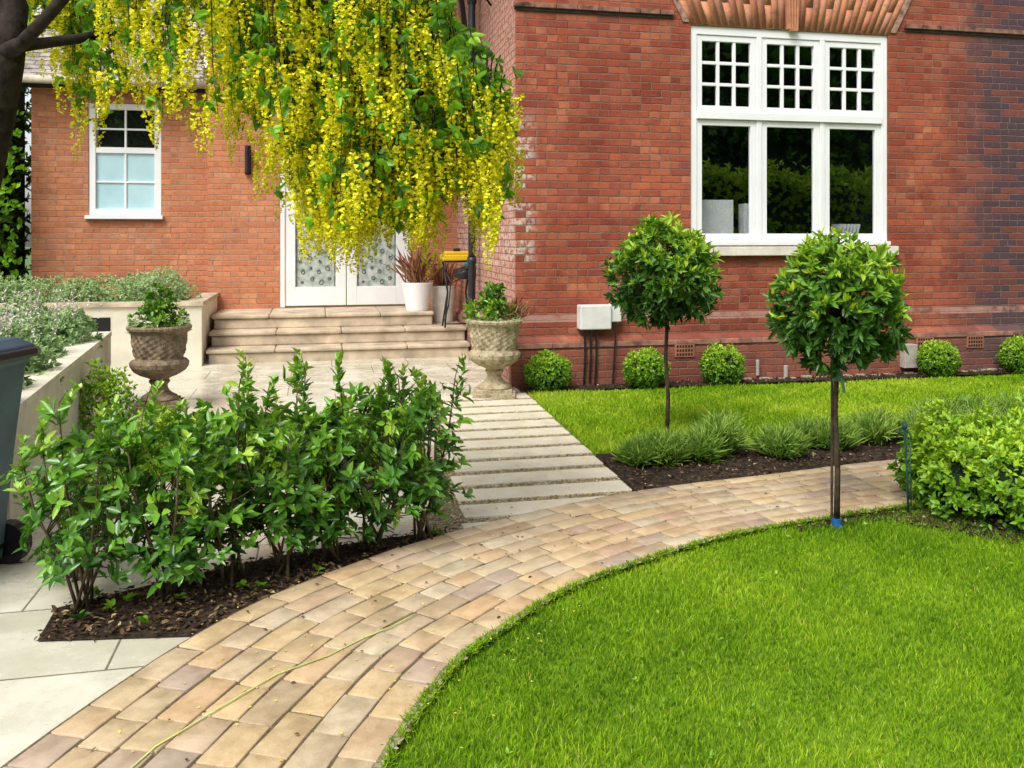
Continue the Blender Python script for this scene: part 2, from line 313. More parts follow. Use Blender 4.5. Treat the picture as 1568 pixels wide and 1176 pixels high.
def pebmesh(name,X,Y,r,z,mat,parent=None):
    n=len(X); R=r*rng.uniform(.5,1.3,(n,1))
    base=np.array([[1,0,0],[0,1,0],[-1,0,0],[0,-1,0],[0,0,.7],[0,0,-.7]])
    ang=rng.uniform(0,6.28,n); c,s=np.cos(ang),np.sin(ang)
    V=np.zeros((n,6,3)); bx=base[None,:,0]*rng.uniform(.7,1.3,(n,1)); by=base[None,:,1]
    V[:,:,0]=(bx*c[:,None]-by*s[:,None])*R+X[:,None]; V[:,:,1]=(bx*s[:,None]+by*c[:,None])*R+Y[:,None]; V[:,:,2]=base[None,:,2]*R+z
    F=np.array([[0,1,4],[1,2,4],[2,3,4],[3,0,4]]); F=(np.arange(n)[:,None,None]*6+F[None]).reshape(-1,3)
    return npmesh(name,V.reshape(-1,3),F,mat,np.repeat(rng.uniform(0,1,n),6),parent)
X,Y=polysample(sheetp,5500); pebmesh('pebbles',X,Y,.008,.014,M_peb,wk)
pts=np.array([PP(s,-.515+rng.normal(0,.008)) for s in rng.uniform(2.5,10,600)]); o_=pebmesh('edge_grit',pts[:,0],pts[:,1],.006,.028,M_peb); o_.parent=pth
# lawns
bedback=[(.60,6.22),(1.0,6.28),(1.5,6.42),(2.2,6.62),(3.2,6.95),(5,7.4),(9,8.2)]
wr=[HF(0.02,-.38),HF(-.13,-3.7)]
upper=[(wr[0][0]+.01,wr[0][1])]+[(.585,6.22)]+bedback[1:]+[(12,9),(12,11.0),(5.9,9.83),(2.2,9.03)]
lower=[p for p in [tuple(PP(s,-.515)) for s in np.linspace(0,SS[-1],90)]]+[(9,-1.2)]
small=[(-2.5,5.55),(-.53,5.55),(-.78,7.7),(-2.9,7.4)]
sheet('lawn_base',upper,.0,M_lawnb)
sheet('lawn_base',lower,.0,M_lawnb)
sheet('lawn_base',small,.010,M_lawnb)
def patch(X,Y): return (np.sin(X*2.1+1.3*np.sin(Y*1.7))+np.sin(Y*3.1+X*1.1)+np.sin(X*7.3+Y*5.1)*.6+np.sin(Y*11-X*9)*.5+np.sin(X*23+Y*17)*.6*np.sin(Y*19-X*5)+.5*np.sin(X*41+2*np.sin(Y*13))*np.sin(Y*37))*.11
def grass(name,poly,dens,h,w,z0,clip=None,vis=True,t0=.5):
    X,Y=polysample(poly,dens,clip)
    if vis:
        m=(X<Y*.62+.9); X=X[m];Y=Y[m]
    n=len(X); a=rng.uniform(0,6.28,n); H=h*rng.uniform(.5,1.25,n)*(1+patch(X*1.7,Y*1.7)); ln=rng.uniform(.1,.9,n)*H
    la=rng.uniform(0,6.28,n); dx,dy=np.cos(la)*ln,np.sin(la)*ln; wx,wy=np.cos(a)*w*.5,np.sin(a)*w*.5
    Z=np.full(n,z0)
    V=np.stack([np.stack([X-wx,Y-wy,Z],1),np.stack([X+wx,Y+wy,Z],1),np.stack([X+dx*.35+wx*.8,Y+dy*.35+wy*.8,Z+H*.6],1),np.stack([X+dx,Y+dy,Z+H],1),np.stack([X+dx*.35-wx*.8,Y+dy*.35-wy*.8,Z+H*.6],1)],1)
    b=np.arange(n)[:,None]*5
    F=np.concatenate([b+np.array([[0,1,4]]),b+np.array([[1,2,4]]),b+np.array([[4,2,3]])],0)
    tn=(t0+patch(X,Y)+rng.normal(0,.17,n)).clip(0,.95); tn[rng.uniform(size=n)<.02]=1
    base=np.repeat(tn[:,None],5,1); base[:,:2]-=.2
    return npmesh(name,V.reshape(-1,3),F,M_grass,base.ravel().clip(0,1))
grass('lawn_grass',lower,18000,.026,.0036,0,((-.6,1.8),(5,6.2)),t0=.5)
grass('lawn_grass',upper,7500,.032,.007,0,((-1,5.5),(7.5,10.5)),t0=.64)
grass('lawn_grass',small,6000,.04,.006,.01,t0=.4)
X,Y=polysample(lower,9,((-.4,2.3),(4,5))); n=len(X); leafobj('lawn_clover',[rosette(np.c_[X,Y,np.full(n,.02)],np.tile([0,0,1.],(n,1)),5,.02,.011,(.5,1.3),rng.uniform(.3,.8,n))],M_box)
# ------------------------------------------------------------ beds
obed=[tuple(PP(s,.515)) for s in np.linspace(0,SS[-1],200)]
fb=[p for p in obed if p[0]>.72 and p[1]>5.0]
bed1=[(wr[1][0]+.02,wr[1][1]-.05),(.585,6.24)]+bedback[1:]+[p for p in fb[::-1]]
sheet('lavender_bed_soil',bed1,.012,M_soil)
fb2=[p for p in obed if 3.33<p[1]<4.62 and p[0]<0]
bed2=[(-1.80,3.36),(-1.88,3.66),(-1.45,4.02),(-1.05,4.30),(-.66,4.50),(-.30,4.62)]+fb2[::-1]
sheet('shrub_bed_soil',bed2,.012,M_soil)
bed3=[(-.95,5.36),(-.50,5.36),(-.50,5.55),(-1.0,5.55)]
sheet('edging_soil',bed3,.014,M_soil)
bed4=[HF(.06,-.30),HF(9,-.32),HF(9,0.05),HF(.06,0.05)]
sheet('wall_bed_soil',bed4,.012,M_soil)
i2=[p for p in [tuple(PP(s,-.53)) for s in np.linspace(0,SS[-1],200)] if p[0]>1.45 and p[0]<6]
bed5=i2+[(6,4.6),(3.6,4.0),(2.9,4.12),(2.35,4.55),(2.0,4.80),(1.5,4.62)]
sheet('hedge_bed_soil',bed5,.012,M_soil)
def chips(name,poly,dens,L=.03,z=.018,mat=M_chip):
    X,Y=polysample(poly,dens); n=len(X); P=np.stack([X,Y,np.full(n,z)+rng.uniform(0,.014,n)],1); D=rng.normal(size=(n,3)); D[:,2]*=.35; U=np.tile([0,0,1.],(n,1))+rng.normal(0,.4,(n,3))
    return leafobj(name,[(P,unit(D),U,L*rng.uniform(.4,1.3,n),L*.5*rng.uniform(.5,1.2,n),rng.uniform(0,1,n))],mat)
for b,q in ((bed1,900),(bed2,2500),(bed3,1500),(bed4,700),(bed5,900)): chips('bark_mulch',b,q)
def petals(poly,dens,z,a=(.007,.014)):
    X,Y=polysample(poly,dens); n=len(X)
    leafobj('fallen_petals',[(np.stack([X,Y,np.full(n,z)],1),unit(rng.normal(size=(n,3))*[1,1,.1]),np.tile([0,0,1.],(n,1)),rng.uniform(*a,n),rng.uniform(.006,.010,n),rng.uniform(0,1,n))],M_petal)
pathpoly=[(-1.3,2.3),(-.3,2.3),(.9,4.6),(3,5.4),(3,6),(.8,5.4),(-.5,5.2),(-1.2,3.6)]
petals(pathpoly,50,.039)
petals([HF(-.95,-.5),HF(0,-.4),HF(-.15,-4),HF(-1.3,-4)],420,.028)
X,Y=polysample(pathpoly,14); n=len(X)
leafobj('fallen_leaves',[(np.stack([X,Y,np.full(n,.038)],1),unit(rng.normal(size=(n,3))*[1,1,.15]),np.tile([0,0,1.],(n,1)),rng.uniform(.012,.028,n),rng.uniform(.006,.012,n),rng.uniform(.2,.95,n))],M_chip)
mb=MB(); pts=[(-1.12,2.35),(-1.06,2.62),(-.93,2.86),(-.82,3.05),(-.66,3.19),(-.55,3.33),(-.46,3.42),(-.37,3.54)]
mb.tube([(x+.01*math.sin(7*i),y,.039) for i,(x,y) in enumerate(pts)],.0025,6); mb.obj('garden_twine',simple('twine',(.62,.70,.22),.7),smooth=True)
# ------------------------------------------------------------ house
H=empty('brick_house',(HX,HY,0),A)
def wall(name,x0,x1,z0,z1,y,ops,mat,thick=.25,parent=H):
    mb=MB(); xs=sorted({x0,x1,*[o[0] for o in ops],*[o[1] for o in ops]}); zs=sorted({z0,z1,*[o[2] for o in ops],*[o[3] for o in ops]})
    for i in range(len(xs)-1):
        for j in range(len(zs)-1):
            cx=(xs[i]+xs[i+1])/2; cz=(zs[j]+zs[j+1])/2
            if any(o[0]<cx<o[1] and o[2]<cz<o[3] for o in ops): continue
            for yy in (y,y+thick): mb.add([(xs[i],yy,zs[j]),(xs[i+1],yy,zs[j]),(xs[i+1],yy,zs[j+1]),(xs[i],yy,zs[j+1])],[(0,1,2,3) if yy==y else (3,2,1,0)])
    for a,b,c,d_ in ops:
        t=y+thick
        mb.add([(a,y,c),(a,t,c),(a,t,d_),(a,y,d_)],[(0,1,2,3)]); mb.add([(b,y,c),(b,t,c),(b,t,d_),(b,y,d_)],[(3,2,1,0)])
        mb.add([(a,y,c),(b,y,c),(b,t,c),(a,t,c)],[(0,1,2,3)]); mb.add([(a,y,d_),(b,y,d_),(b,t,d_),(a,t,d_)],[(3,2,1,0)])
    return mb.obj(name,mat,parent)
WX0,WX1,WZ0,WZ1=1.90,4.26,1.43,3.78
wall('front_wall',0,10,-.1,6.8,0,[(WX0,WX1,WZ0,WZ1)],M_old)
def vq(name,pts,mat): 
    me=bpy.data.meshes.new(name); me.from_pydata(pts,[],[tuple(range(len(pts)))]); return mk(name,me,mat,H)
vq('side_wall',[(0,3.89,-.1),(0,0,-.1),(0,0,6.8),(0,3.89,6.8)],M_old)
vq('right_end_wall',[(10,0,-.1),(10,8,-.1),(10,8,6.8),(10,0,6.8)],M_old)
DX0,DX1=-2.48,-.66
wall('door_wall',-3.43,-.001,-.1,6.8,3.89,[(DX0,DX1,.54,3.02)],M_new)
wall('wing_wall',-5.74,-3.43,-.1,3.6,4.29,[(-5.03,-4.09,1.82,3.36)],M_new)
vq('block_side_wall',[(-3.43,8,-.1),(-3.43,3.89,-.1),(-3.43,3.89,6.8),(-3.43,8,6.8)],M_new)
vq('wing_side_wall',[(-5.74,8,-.1),(-5.74,4.29,-.1),(-5.74,4.29,3.6),(-5.74,8,3.6)],M_new)
mb=MB(); mb.box(-3.7,10.3,-.3,8.3,6.8,6.95); mb.add([(-3.7,-.3,6.95),(10.3,-.3,6.95),(10.3,8.3,6.95),(-3.7,8.3,6.95),(0,4,9.5),(6.5,4,9.5)],[(0,1,5,4),(1,2,5),(2,3,4,5),(3,0,4)]); mb.obj('main_roof',M_tilem,H)
th=math.radians(38); mb=MB()
for i in range(30):
    y0=4.02+i*.115*math.cos(th); z0=3.62+i*.115*math.sin(th)
    for k in range(16):
        x0=-5.95+k*.168+(0.084 if i%2 else 0); x1=min(x0+.162,-3.44)
        if x0>-3.5: continue
        e=rng.normal(0,.003)
        mb.box(x0,x1,0,.17,0,.014,M=Matrix.Translation((0,y0,z0+.012+e))@Matrix.Rotation(th-.09,4,'X'))
mb.obj('wing_roof_tiles',M_tilem,H)
mb=MB(); mb.add([(-5.95,4.02,3.60),(-3.435,4.02,3.60),(-3.435,6.9,5.85),(-5.95,6.9,5.85)],[(0,1,2,3)]); mb.box(-5.95,-3.44,4.0,4.28,3.54,3.60); mb.obj('wing_roof_deck',M_dark,H)
mb=MB(); mb.tube([(-5.98,3.93,3.60),(-3.45,3.93,3.60)],.055,12); mb.obj('gutter',simple('gutter_cream',(.6,.54,.42),.5),H,smooth=True)
mb=MB(); mb.box(0,.06,0,3.4,0,.14,M=Matrix.Translation((-3.50,3.98,3.72))@Matrix.Rotation(th,4,'X')); mb.obj('white_verge',M_white,H)
mb=MB()
def prof_run(x0,x1,pts,mi=0):
    n=len(pts); mb.add([(x0,*p) for p in pts]+[(x1,*p) for p in pts],[(i,i+1,n+i+1,n+i) for i in range(n-1)]+[tuple(range(n)),tuple(range(2*n-1,n-1,-1))],mi)
prof_run(-.06,10,[(-.06,-.1),(-.06,.44),(-.003,.51)])
mb.add([(-.06,-.06,-.1),(-.06,3.89,-.1),(-.06,3.89,.44),(-.06,-.06,.44)],[(0,1,2,3)]); mb.add([(-.06,-.06,.44),(-.06,3.89,.44),(-.003,3.89,.51),(-.003,0,.51)],[(0,1,2,3)])
mb.obj('plinth',M_old,H)
mb=MB()
x=-.07
while x<9.8:
    L=rng.uniform(.42,.5); mb.box(x,x+L-.006,-.072,-.061,.40,.452); x+=L
mb.obj('plinth_capping',simple('plinth_cap',(.36,.17,.12),.85,.4,6,bump=.4),H,bevel=.004)
M_trim=simple('weathered_brick_trim',(.26,.13,.09),.85,.45,9,bump=.5); mb=MB()
for (xa,xb) in ((-.03,WX0-.20),(WX1+.20,10)):
    x=xa
    while x<xb-.03:
        L=min(.222,xb-x); mb.box(x,x+L-.004,-.040,-.002,3.865,3.915); x+=.226
mb.obj('string_course',M_trim,H,bevel=.006)
mb=MB(); mb.box(-.02,WX0-.21,-.018,-.002,3.835,3.864); mb.box(WX1+.21,10,-.018,-.002,3.835,3.864); mb.obj('string_course_dark_strip',simple('dark_strip_brick',(.06,.04,.035),.9,.3),H)  # thin near-black strip just below the string course
xc=(WX0+WX1)/2; z0=WZ1+.006; hw=(WX1-WX0)/2+.02
V=[];F=[];T=[]
mb=MB(); mb.add([(xc-hw,-.006,z0-.004),(xc+hw,-.006,z0-.004),(xc+hw+.30,-.006,4.36),(xc-hw-.30,-.006,4.36)],[(0,1,2,3)]); mb.obj('arch_mortar',simple('arch_mortar',(.34,.17,.11),.9),H)
nv=32
for i in range(nv):
    f0=-1+2*i/nv; f1=-1+2*(i+1)/nv
    if abs((f0+f1)/2)<.05: continue
    def px(f,z): return xc+f*(hw+(z-z0)*.50)
    zz=[z0,4.34] if i%3 else [z0,z0+.25,4.34]
    for j in range(len(zz)-1):
        a_,b_=zz[j]+.002,zz[j+1]-.002; g=.0026; yf=-.0085+rng.normal(0,.0006); b=len(V)
        V+=[(px(f0,a_)+g,yf,a_),(px(f1,a_)-g,yf,a_),(px(f1,b_)-g,yf,b_),(px(f0,b_)+g,yf,b_)]; V+=[(v[0],-.005,v[2]) for v in V[-4:]]
        F+=[(b,b+1,b+2,b+3),(b,b+4,b+5,b+1),(b+1,b+5,b+6,b+2),(b+2,b+6,b+7,b+3),(b,b+3,b+7,b+4)]; T+=[rng.uniform()]*8
npmesh('arch_voussoirs',V,F,M_arch,T,H)
mb=MB()
for sg in (-1,1):
    q=[(xc+sg*(hw+.005),z0+.02),(xc+sg*(hw+.07),z0+.02),(xc+sg*(hw+.36),4.36),(xc+sg*(hw+.29),4.36)]
    mb.add([(x_,-.016,z_) for x_,z_ in q]+[(x_,-.003,z_) for x_,z_ in q],[(0,1,2,3) if sg>0 else (3,2,1,0),(0,4,5,1),(1,5,6,2),(0,3,7,4)])
mb.obj('arch_springer',simple('springer_stone',(.34,.21,.16),.9,.4,12,bump=.5),H)
mb=MB()
for k in range(4): mb.tube([(xc-.042+k*.028,-.040,z0),(xc-.042+k*.028+(k-1.5)*.010,-.040,4.34)],.010,8)
mb.add([(xc-.058,-.036,z0),(xc+.058,-.036,z0),(xc+.09,-.036,4.34),(xc-.09,-.036,4.34),(xc-.058,-.004,z0),(xc+.058,-.004,z0),(xc+.09,-.004,4.34),(xc-.09,-.004,4.34)],[(0,1,2,3),(0,4,5,1),(1,5,6,2),(0,3,7,4)])
mb.box(xc-.045,xc+.045,-.055,-.004,z0-.022,z0+.012)
mb.obj('keystone',simple('keystone_terracotta',(.52,.23,.12),.8,.2,8),H)
# main window
mb=MB(); yf=.015; yb=.12; fw=.075
mb.box(WX0,WX0+fw,yf,yb,WZ0,WZ1); mb.box(WX1-fw,WX1,yf,yb,WZ0,WZ1); mb.box(WX0+fw,WX1-fw,yf,yb,WZ1-.09,WZ1); mb.box(WX0+fw,WX1-fw,yf,yb,WZ0,WZ0+.07)
TZ0,TZ1=2.79,2.87; mb.box(WX0+fw,WX1-fw,yf-.02,yb,TZ0,TZ1)
iw=(WX1-WX0-2*fw); lw=(iw-2*.06)/3
glass=MB()
for k in range(3):
    a=WX0+fw+k*(lw+.06); b=a+lw
    if k<2: 
        mb.box(b,b+.06,yf,yb,WZ0+.07,TZ0); mb.box(b,b+.06,yf,yb,TZ1,WZ1-.09)
    for (za,zb,grid) in ((WZ0+.07,TZ0,False),(TZ1,WZ1-.09,True)):
        s=.066; y0,y1=yf+.012,yf+.06; e=.003
        mb.box(a+e,a+s,y0,y1,za+e,zb-e); mb.box(b-s,b-e,y0,y1,za+e,zb-e); mb.box(a+s,b-s,y0,y1,za+e,za+s); mb.box(a+s,b-s,y0,y1,zb-s,zb-e)
        if grid:
            for q in (1,2):
                xx=a+s+(b-a-2*s)*q/3; mb.box(xx-.017,xx+.017,y0+.006,y1-.012,za+s,zb-s); zz=za+s+(zb-za-2*s)*q/3; mb.box(a+s,b-s,y0+.008,y1-.014,zz-.017,zz+.017)
        tw=rng.normal(0,.0012,4)
        glass.add([(a+s,yf+.04+tw[0],za+s),(b-s,yf+.04+tw[1],za+s),(b-s,yf+.04+tw[2],zb-s),(a+s,yf+.04+tw[3],zb-s)],[(0,1,2,3)])
mb.box(WX0,WX1,-.055,yf-.001,WZ0+.01,WZ0+.05)
mb.obj('window_frame',M_white,H,bevel=.004); glass.obj('window_glass',M_glass,H)
mb=MB(); mb.box(WX0-.05,WX1+.09,-.07,.24,WZ0-.10,WZ0-.003); mb.obj('window_sill',simple('cream_sill',(.75,.69,.58),.6,.1),H,bevel=.006)
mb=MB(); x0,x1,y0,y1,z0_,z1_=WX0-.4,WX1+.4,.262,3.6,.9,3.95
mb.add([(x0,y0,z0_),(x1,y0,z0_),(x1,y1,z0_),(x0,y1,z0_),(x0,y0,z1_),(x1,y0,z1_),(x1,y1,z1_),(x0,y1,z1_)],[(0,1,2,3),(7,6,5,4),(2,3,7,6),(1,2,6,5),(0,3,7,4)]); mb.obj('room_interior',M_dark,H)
mb=MB(); mb.box(WX0-.2,WX1+.2,.27,.95,1.38,1.42); mb.obj('desk',simple('desk_wood',(.08,.05,.03),.5),H)
mb=MB(); mb.box(2.02,2.54,.30,.32,1.54,1.94); mb.box(2.24,2.34,.30,.33,1.42,1.54); mb.box(2.18,2.40,.27,.45,1.422,1.432); mb.obj('desktop_monitor',simple('white_plastic',(.8,.81,.82),.3,.03),H,bevel=.006)
mb=MB(); mb.box(2.42,2.50,.275,.29,1.422,1.58); mb.box(2.66,2.78,.28,.42,1.422,1.90)
for k in range(6): mb.box(0,.018,0,.2,0,.26,M=Matrix.Translation((3.80+k*.045,.28,1.425))@Matrix.Rotation(.25,4,'Y'))
mb.obj('desk_items',simple('paper_white',(.7,.72,.74),.5,.1),H,bevel=.003)
mb=MB(); mb.lathe([(.0,0),(.22,.0),(.26,.06),(.2,.14),(0,.17)],20,(3.0,.6,1.425)); mb.obj('blue_cushion',simple('blue_fabric',(.05,.16,.32),.8),H,smooth=True)
# wing window
a,b,c,d_=-5.03,-4.09,1.82,3.36; mb=MB(); y0,y1=4.31,4.40
mb.box(a,a+.09,y0,y1,c,d_); mb.box(b-.09,b,y0,y1,c,d_); mb.box(a+.09,b-.09,y0,y1,d_-.08,d_); mb.box(a+.09,b-.09,y0,y1,c,c+.09); mz=2.72; mb.box(a+.09,b-.09,y0+.01,y1,mz-.04,mz+.04)
xm=(a+b)/2; mb.box(xm-.013,xm+.013,y0+.02,y1-.02,c+.09,mz-.04); mb.box(xm-.013,xm+.013,y0+.02,y1-.02,mz+.04,d_-.08); mb.box(a+.09,b-.09,y0+.022,y1-.022,2.27,2.295); mb.box(a+.09,b-.09,y0+.022,y1-.022,3.0,3.025)
mb.box(a-.03,b+.03,4.22,4.31,c-.05,c-.002); mb.obj('wing_window_frame',M_white,H,bevel=.004)
mb=MB(); mb.add([(a+.09,4.35,c+.09),(b-.09,4.35,c+.09),(b-.09,4.35,mz-.04),(a+.09,4.35,mz-.04)],[(0,1,2,3)]); mb.obj('wing_window_blind',M_blind,H)
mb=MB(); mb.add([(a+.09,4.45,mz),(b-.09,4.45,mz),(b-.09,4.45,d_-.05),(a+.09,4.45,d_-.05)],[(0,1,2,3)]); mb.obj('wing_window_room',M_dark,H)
mb=MB(); mb.add([(a+.09,4.352,mz+.04),(b-.09,4.352,mz+.04),(b-.09,4.352,d_-.08),(a+.09,4.352,d_-.08)],[(0,1,2,3)]); mb.obj('wing_window_glass',M_glass,H)
# french door
mb=MB(); y0,y1=3.90,4.0; zt=3.02; zb=.545
mb.box(DX0,DX0+.07,y0,y1,zb,zt); mb.box(DX1-.07,DX1,y0,y1,zb,zt); mb.box(DX0+.07,DX1-.07,y0,y1,zt-.07,zt); mb.box(DX0+.07,DX1-.07,y0,y1,2.62,2.69)
mid=(DX0+DX1)/2; rings=MB(); pan=MB()
for (a,b) in ((DX0+.07,mid-.004),(mid+.004,DX1-.07)):
    s=.14; yy0,yy1=y0+.02,y1-.02
    mb.box(a+.003,a+s,yy0,yy1,zb+.02,2.617); mb.box(b-s,b-.003,yy0,yy1,zb+.02,2.617); mb.box(a+s,b-s,yy0,yy1,zb+.02,zb+.28); mb.box(a+s,b-s,yy0,yy1,2.48,2.617)
    pan.add([(a+s,y0+.05,zb+.28),(b-s,y0+.05,zb+.28),(b-s,y0+.05,2.48),(a+s,y0+.05,2.48)],[(0,1,2,3)])
    w=b-a-2*s; 
    for j in range(12):
        for q in range(4):
            cx=a+s+w*(.16+.225*q)+.02*math.sin(j*2.1+q); cz=zb+.34+j*.148+(0.05 if q%2 else 0); r=.022+.02*((j*3+q*2)%5)/4
            rings.tube([(cx+r*(1-.08*t_)*math.cos(t_+j),y0+.045,cz+r*(1-.08*t_)*math.sin(t_+j)) for t_ in np.linspace(0,7.5,14)],.0045,4)
    for xx in (a+s+.02,b-s-.02): rings.tube([(xx,y0+.045,zb+.29),(xx,y0+.045,2.47)],.004,5)
pan.add([(DX0+.07,y0+.06,2.69),(DX1-.07,y0+.06,2.69),(DX1-.07,y0+.06,zt-.07),(DX0+.07,y0+.06,zt-.07)],[(0,1,2,3)])
mb.obj('french_door_frame',M_white,H,bevel=.005); pan.obj('door_glass',M_frost,H); rings.obj('door_leading',simple('lead_came',(.07,.08,.08),.5),H)
mb=MB(); mb.tube([(mid-.08,y0-.03,1.5),(mid-.08,y0-.03,1.62)],.012,8); mb.box(mid-.1,mid-.06,y0,y0+.02,1.45,1.68); mb.obj('door_handle',simple('handle_metal',(.4,.4,.4),.3,metal=1),H)
mb=MB(); mb.box(-2.94,-2.86,3.84,3.888,2.38,2.78); mb.tube([(-2.9,3.80,2.40),(-2.9,3.80,2.76)],.035,12); mb.obj('wall_lantern',M_black,H,bevel=.005)
mb=MB(); px_,py=-.11,2.0; mb.tube([(px_,py,.5),(px_,py,6.7)],.045,14)
for z in (1.2,2.2,3.3,4.4): mb.tube([(px_,py,z),(px_,py,z+.08)],.058,14)
mb.tube([(px_,py-.02,3.75),(px_-.02,py+.25,3.95),(px_-.05,py+.5,4.6)],.035,12); mb.obj('downpipe',simple('pipe_black',(.03,.033,.045),.35),H,smooth=True)
mb=MB(); mb.box(.64,.972,-.14,-.002,.585,.835); mb.box(.976,1.09,-.11,-.002,.655,.84); mb.obj('meter_box',simple('meter_white',(.74,.73,.70),.4,.06),H,bevel=.012)
mb=MB()
for x in (.70,.76,.82): mb.tube([(x,-.09,.59),(x+.005,-.09,.3),(x-.01,-.09,.02)],.011,7)
mb.tube([(1.02,-.09,.66),(1.03,-.09,.5),(1.0,-.09,.02)],.009,7); mb.obj('meter_cables',M_black,H)
mb=MB(); vent=MB()
for x in (1.80,4.68,5.33):
    vent.box(x-.11,x+.11,-.072,-.062,.27,.41)
    for q in range(6):
        for w in range(3): mb.box(x-.09+q*.032,x-.07+q*.032,-.0745,-.0725,.285+w*.042,.31+w*.042)
vent.obj('air_brick',simple('terracotta_vent',(.35,.14,.08),.8),H); mb.obj('air_brick_holes',M_dark,H)
mb=MB(); mb.box(4.36,4.52,-.16,-.062,.08,.34); mb.box(5.72,5.84,-.14,-.062,.16,.32); mb.tube([(2.62,-.1,.05),(2.62,-.1,.22)],.02,8); mb.tube([(2.95,-.1,.02),(2.95,-.1,.15)],.025,8); mb.obj('outdoor_socket_box',simple('box_grey',(.42,.37,.33),.6),H,bevel=.008)
mb=MB()
for k in range(30): 
    x=2.0+k*.14+rng.normal(0,.03); s=rng.uniform(.03,.07); mb.box(x,x+s*1.6,-.13,-.075,0,s*.5)
mb.obj('edging_stones',M_conc,H,bevel=.008)
# ------------------------------------------------------------ steps
mb=MB()
for k,(yy,z,xe) in enumerate(((2.31,.18,-.07),(2.60,.36,-.07),(2.90,.54,-.46))):
    mb.box(-3.24,xe-.02,yy+.03,3.885,z-.18 if k else -.02,z-.052)
    xs=np.linspace(-3.27,xe,5)
    for i in range(4):
        mb.box(xs[i]+.002,xs[i+1]-.002,yy,yy+.34 if k==0 else 3.885,z-.05,z)
mb.obj('stone_steps',M_stone,None,bevel=.016,frame=True)
# ------------------------------------------------------------ planters
mb=MB(); mb.box(-6.2,-3.30,2.2,2.36,0,.72); mb.box(-3.46,-3.30,2.36,3.885,0,.72); mb.box(-6.22,-3.28,2.17,2.39,.721,.77,1); mb.box(-3.48,-3.28,2.39,3.885,.721,.77,1); mb.box(-6.2,-3.46,2.36,4.28,0,.68,2)
mb.box(-4.62,-4.3,2.195,2.199,.05,.60,3)
mb.obj('rendered_planter_wall',[M_cream,M_stone,M_soil,M_dark],None,frame=True)
p0=Vector((-3.67,8.1,0)); p1=Vector((-2.52,4.45,0)); dd=(p1-p0).normalized(); nl=Vector((dd.y,-dd.x,0))
if nl.x>0: nl=-nl
mb=MB()
def wseg(a,b,t,z0,z1,mi,o=0):
    a2=a-nl*o-dd*o; b2=b-nl*o+dd*o; vs=[a2,b2,b2+nl*(t+2*o),a2+nl*(t+2*o)]
    mb.add([(v.x,v.y,z) for z in (z0,z1) for v in vs],[(0,1,2,3),(7,6,5,4),(0,4,5,1),(1,5,6,2),(2,6,7,3),(3,7,4,0)],mi)
wseg(p0,p1,.18,-.02,.63,0); wseg(p0,p1,.18,.631,.67,1,.012)
vs=[p0+nl*.18,p1+nl*.18,p1+nl*3.5,p0+nl*3.0]; mb.add([(v.x,v.y,.58) for v in vs],[(0,1,2,3)],2)
q=p0+nl*.19; mb.box(q.x-2.6,q.x,q.y-.05,q.y+.12,0,.64,0); mb.box(p1.x-3.4,p1.x-.2,p1.y-.02,p1.y+.14,0,.64,0)
mb.obj('retaining_wall',[M_cream,simple('coping_cream',(.72,.66,.52),.8,.15,5),M_soil],None)
# ------------------------------------------------------------ plants
def ell(n,R,shell=.6,lp=1.):
    d=unit(rng.normal(size=(n,3))); r=rng.uniform(shell**3,1,n)**(1/3)
    lump=1+lp*(.10*np.sin(d[:,0]*5+d[:,2]*3)+.07*np.sin(d[:,1]*9+d[:,0]*4)+.05*np.sin(d[:,2]*13))
    return d*np.array(R)*(r*lump)[:,None],d,r
def lolly(base,cz,R,n,k,L,W,bend,lean=(0,0)):
    e=empty('standard_bay_tree',(base[0],base[1],0)); mb=MB()
    pts=[(0,0,0),(bend,0,cz*.25),(-bend*.5,.01,cz*.5),(bend*.6,0,cz*.75),(lean[0],lean[1],cz+.1)]
    mb.tube(pts,[.018,.015,.014,.014,.012],8)
    c=np.array([lean[0],lean[1],cz]); P,d,r=ell(n,R,.5,.9)
    for i in range(0,n,6):
        if P[i,2]>-R[2]*.9: mb.tube([c-[0,0,R[2]*.6],c+P[i]*.5+[0,0,-.03],c+P[i]],[.007,.004,.002],4)
    mb.obj('trunk',M_bark,e,smooth=True)
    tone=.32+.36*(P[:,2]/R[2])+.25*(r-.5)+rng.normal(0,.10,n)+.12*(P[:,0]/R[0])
    ax=unit(d+[0,0,.45]+rng.normal(0,.25,(n,3)))
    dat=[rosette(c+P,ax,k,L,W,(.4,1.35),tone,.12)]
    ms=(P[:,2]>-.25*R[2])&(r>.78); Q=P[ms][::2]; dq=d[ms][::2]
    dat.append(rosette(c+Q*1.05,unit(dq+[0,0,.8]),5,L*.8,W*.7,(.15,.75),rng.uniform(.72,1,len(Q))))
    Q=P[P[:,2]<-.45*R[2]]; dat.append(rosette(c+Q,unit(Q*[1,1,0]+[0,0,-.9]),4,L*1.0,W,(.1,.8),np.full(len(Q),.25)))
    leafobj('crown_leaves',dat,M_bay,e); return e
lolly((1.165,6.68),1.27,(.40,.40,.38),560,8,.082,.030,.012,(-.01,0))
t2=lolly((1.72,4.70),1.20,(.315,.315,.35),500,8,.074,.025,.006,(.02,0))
mb=MB(); mb.tube([(-.022,.01,0),(-.020,.01,.9)],.007,7); mb.obj('support_stake',M_bark,t2)
mb=MB(); mb.tube([(0,0,.02),(0,0,.05)],.026,12); mb.box(-.022,.022,-.03,.03,.0,.02); mb.obj('blue_tie',simple('blue_plastic',(.02,.12,.35),.4),t2)
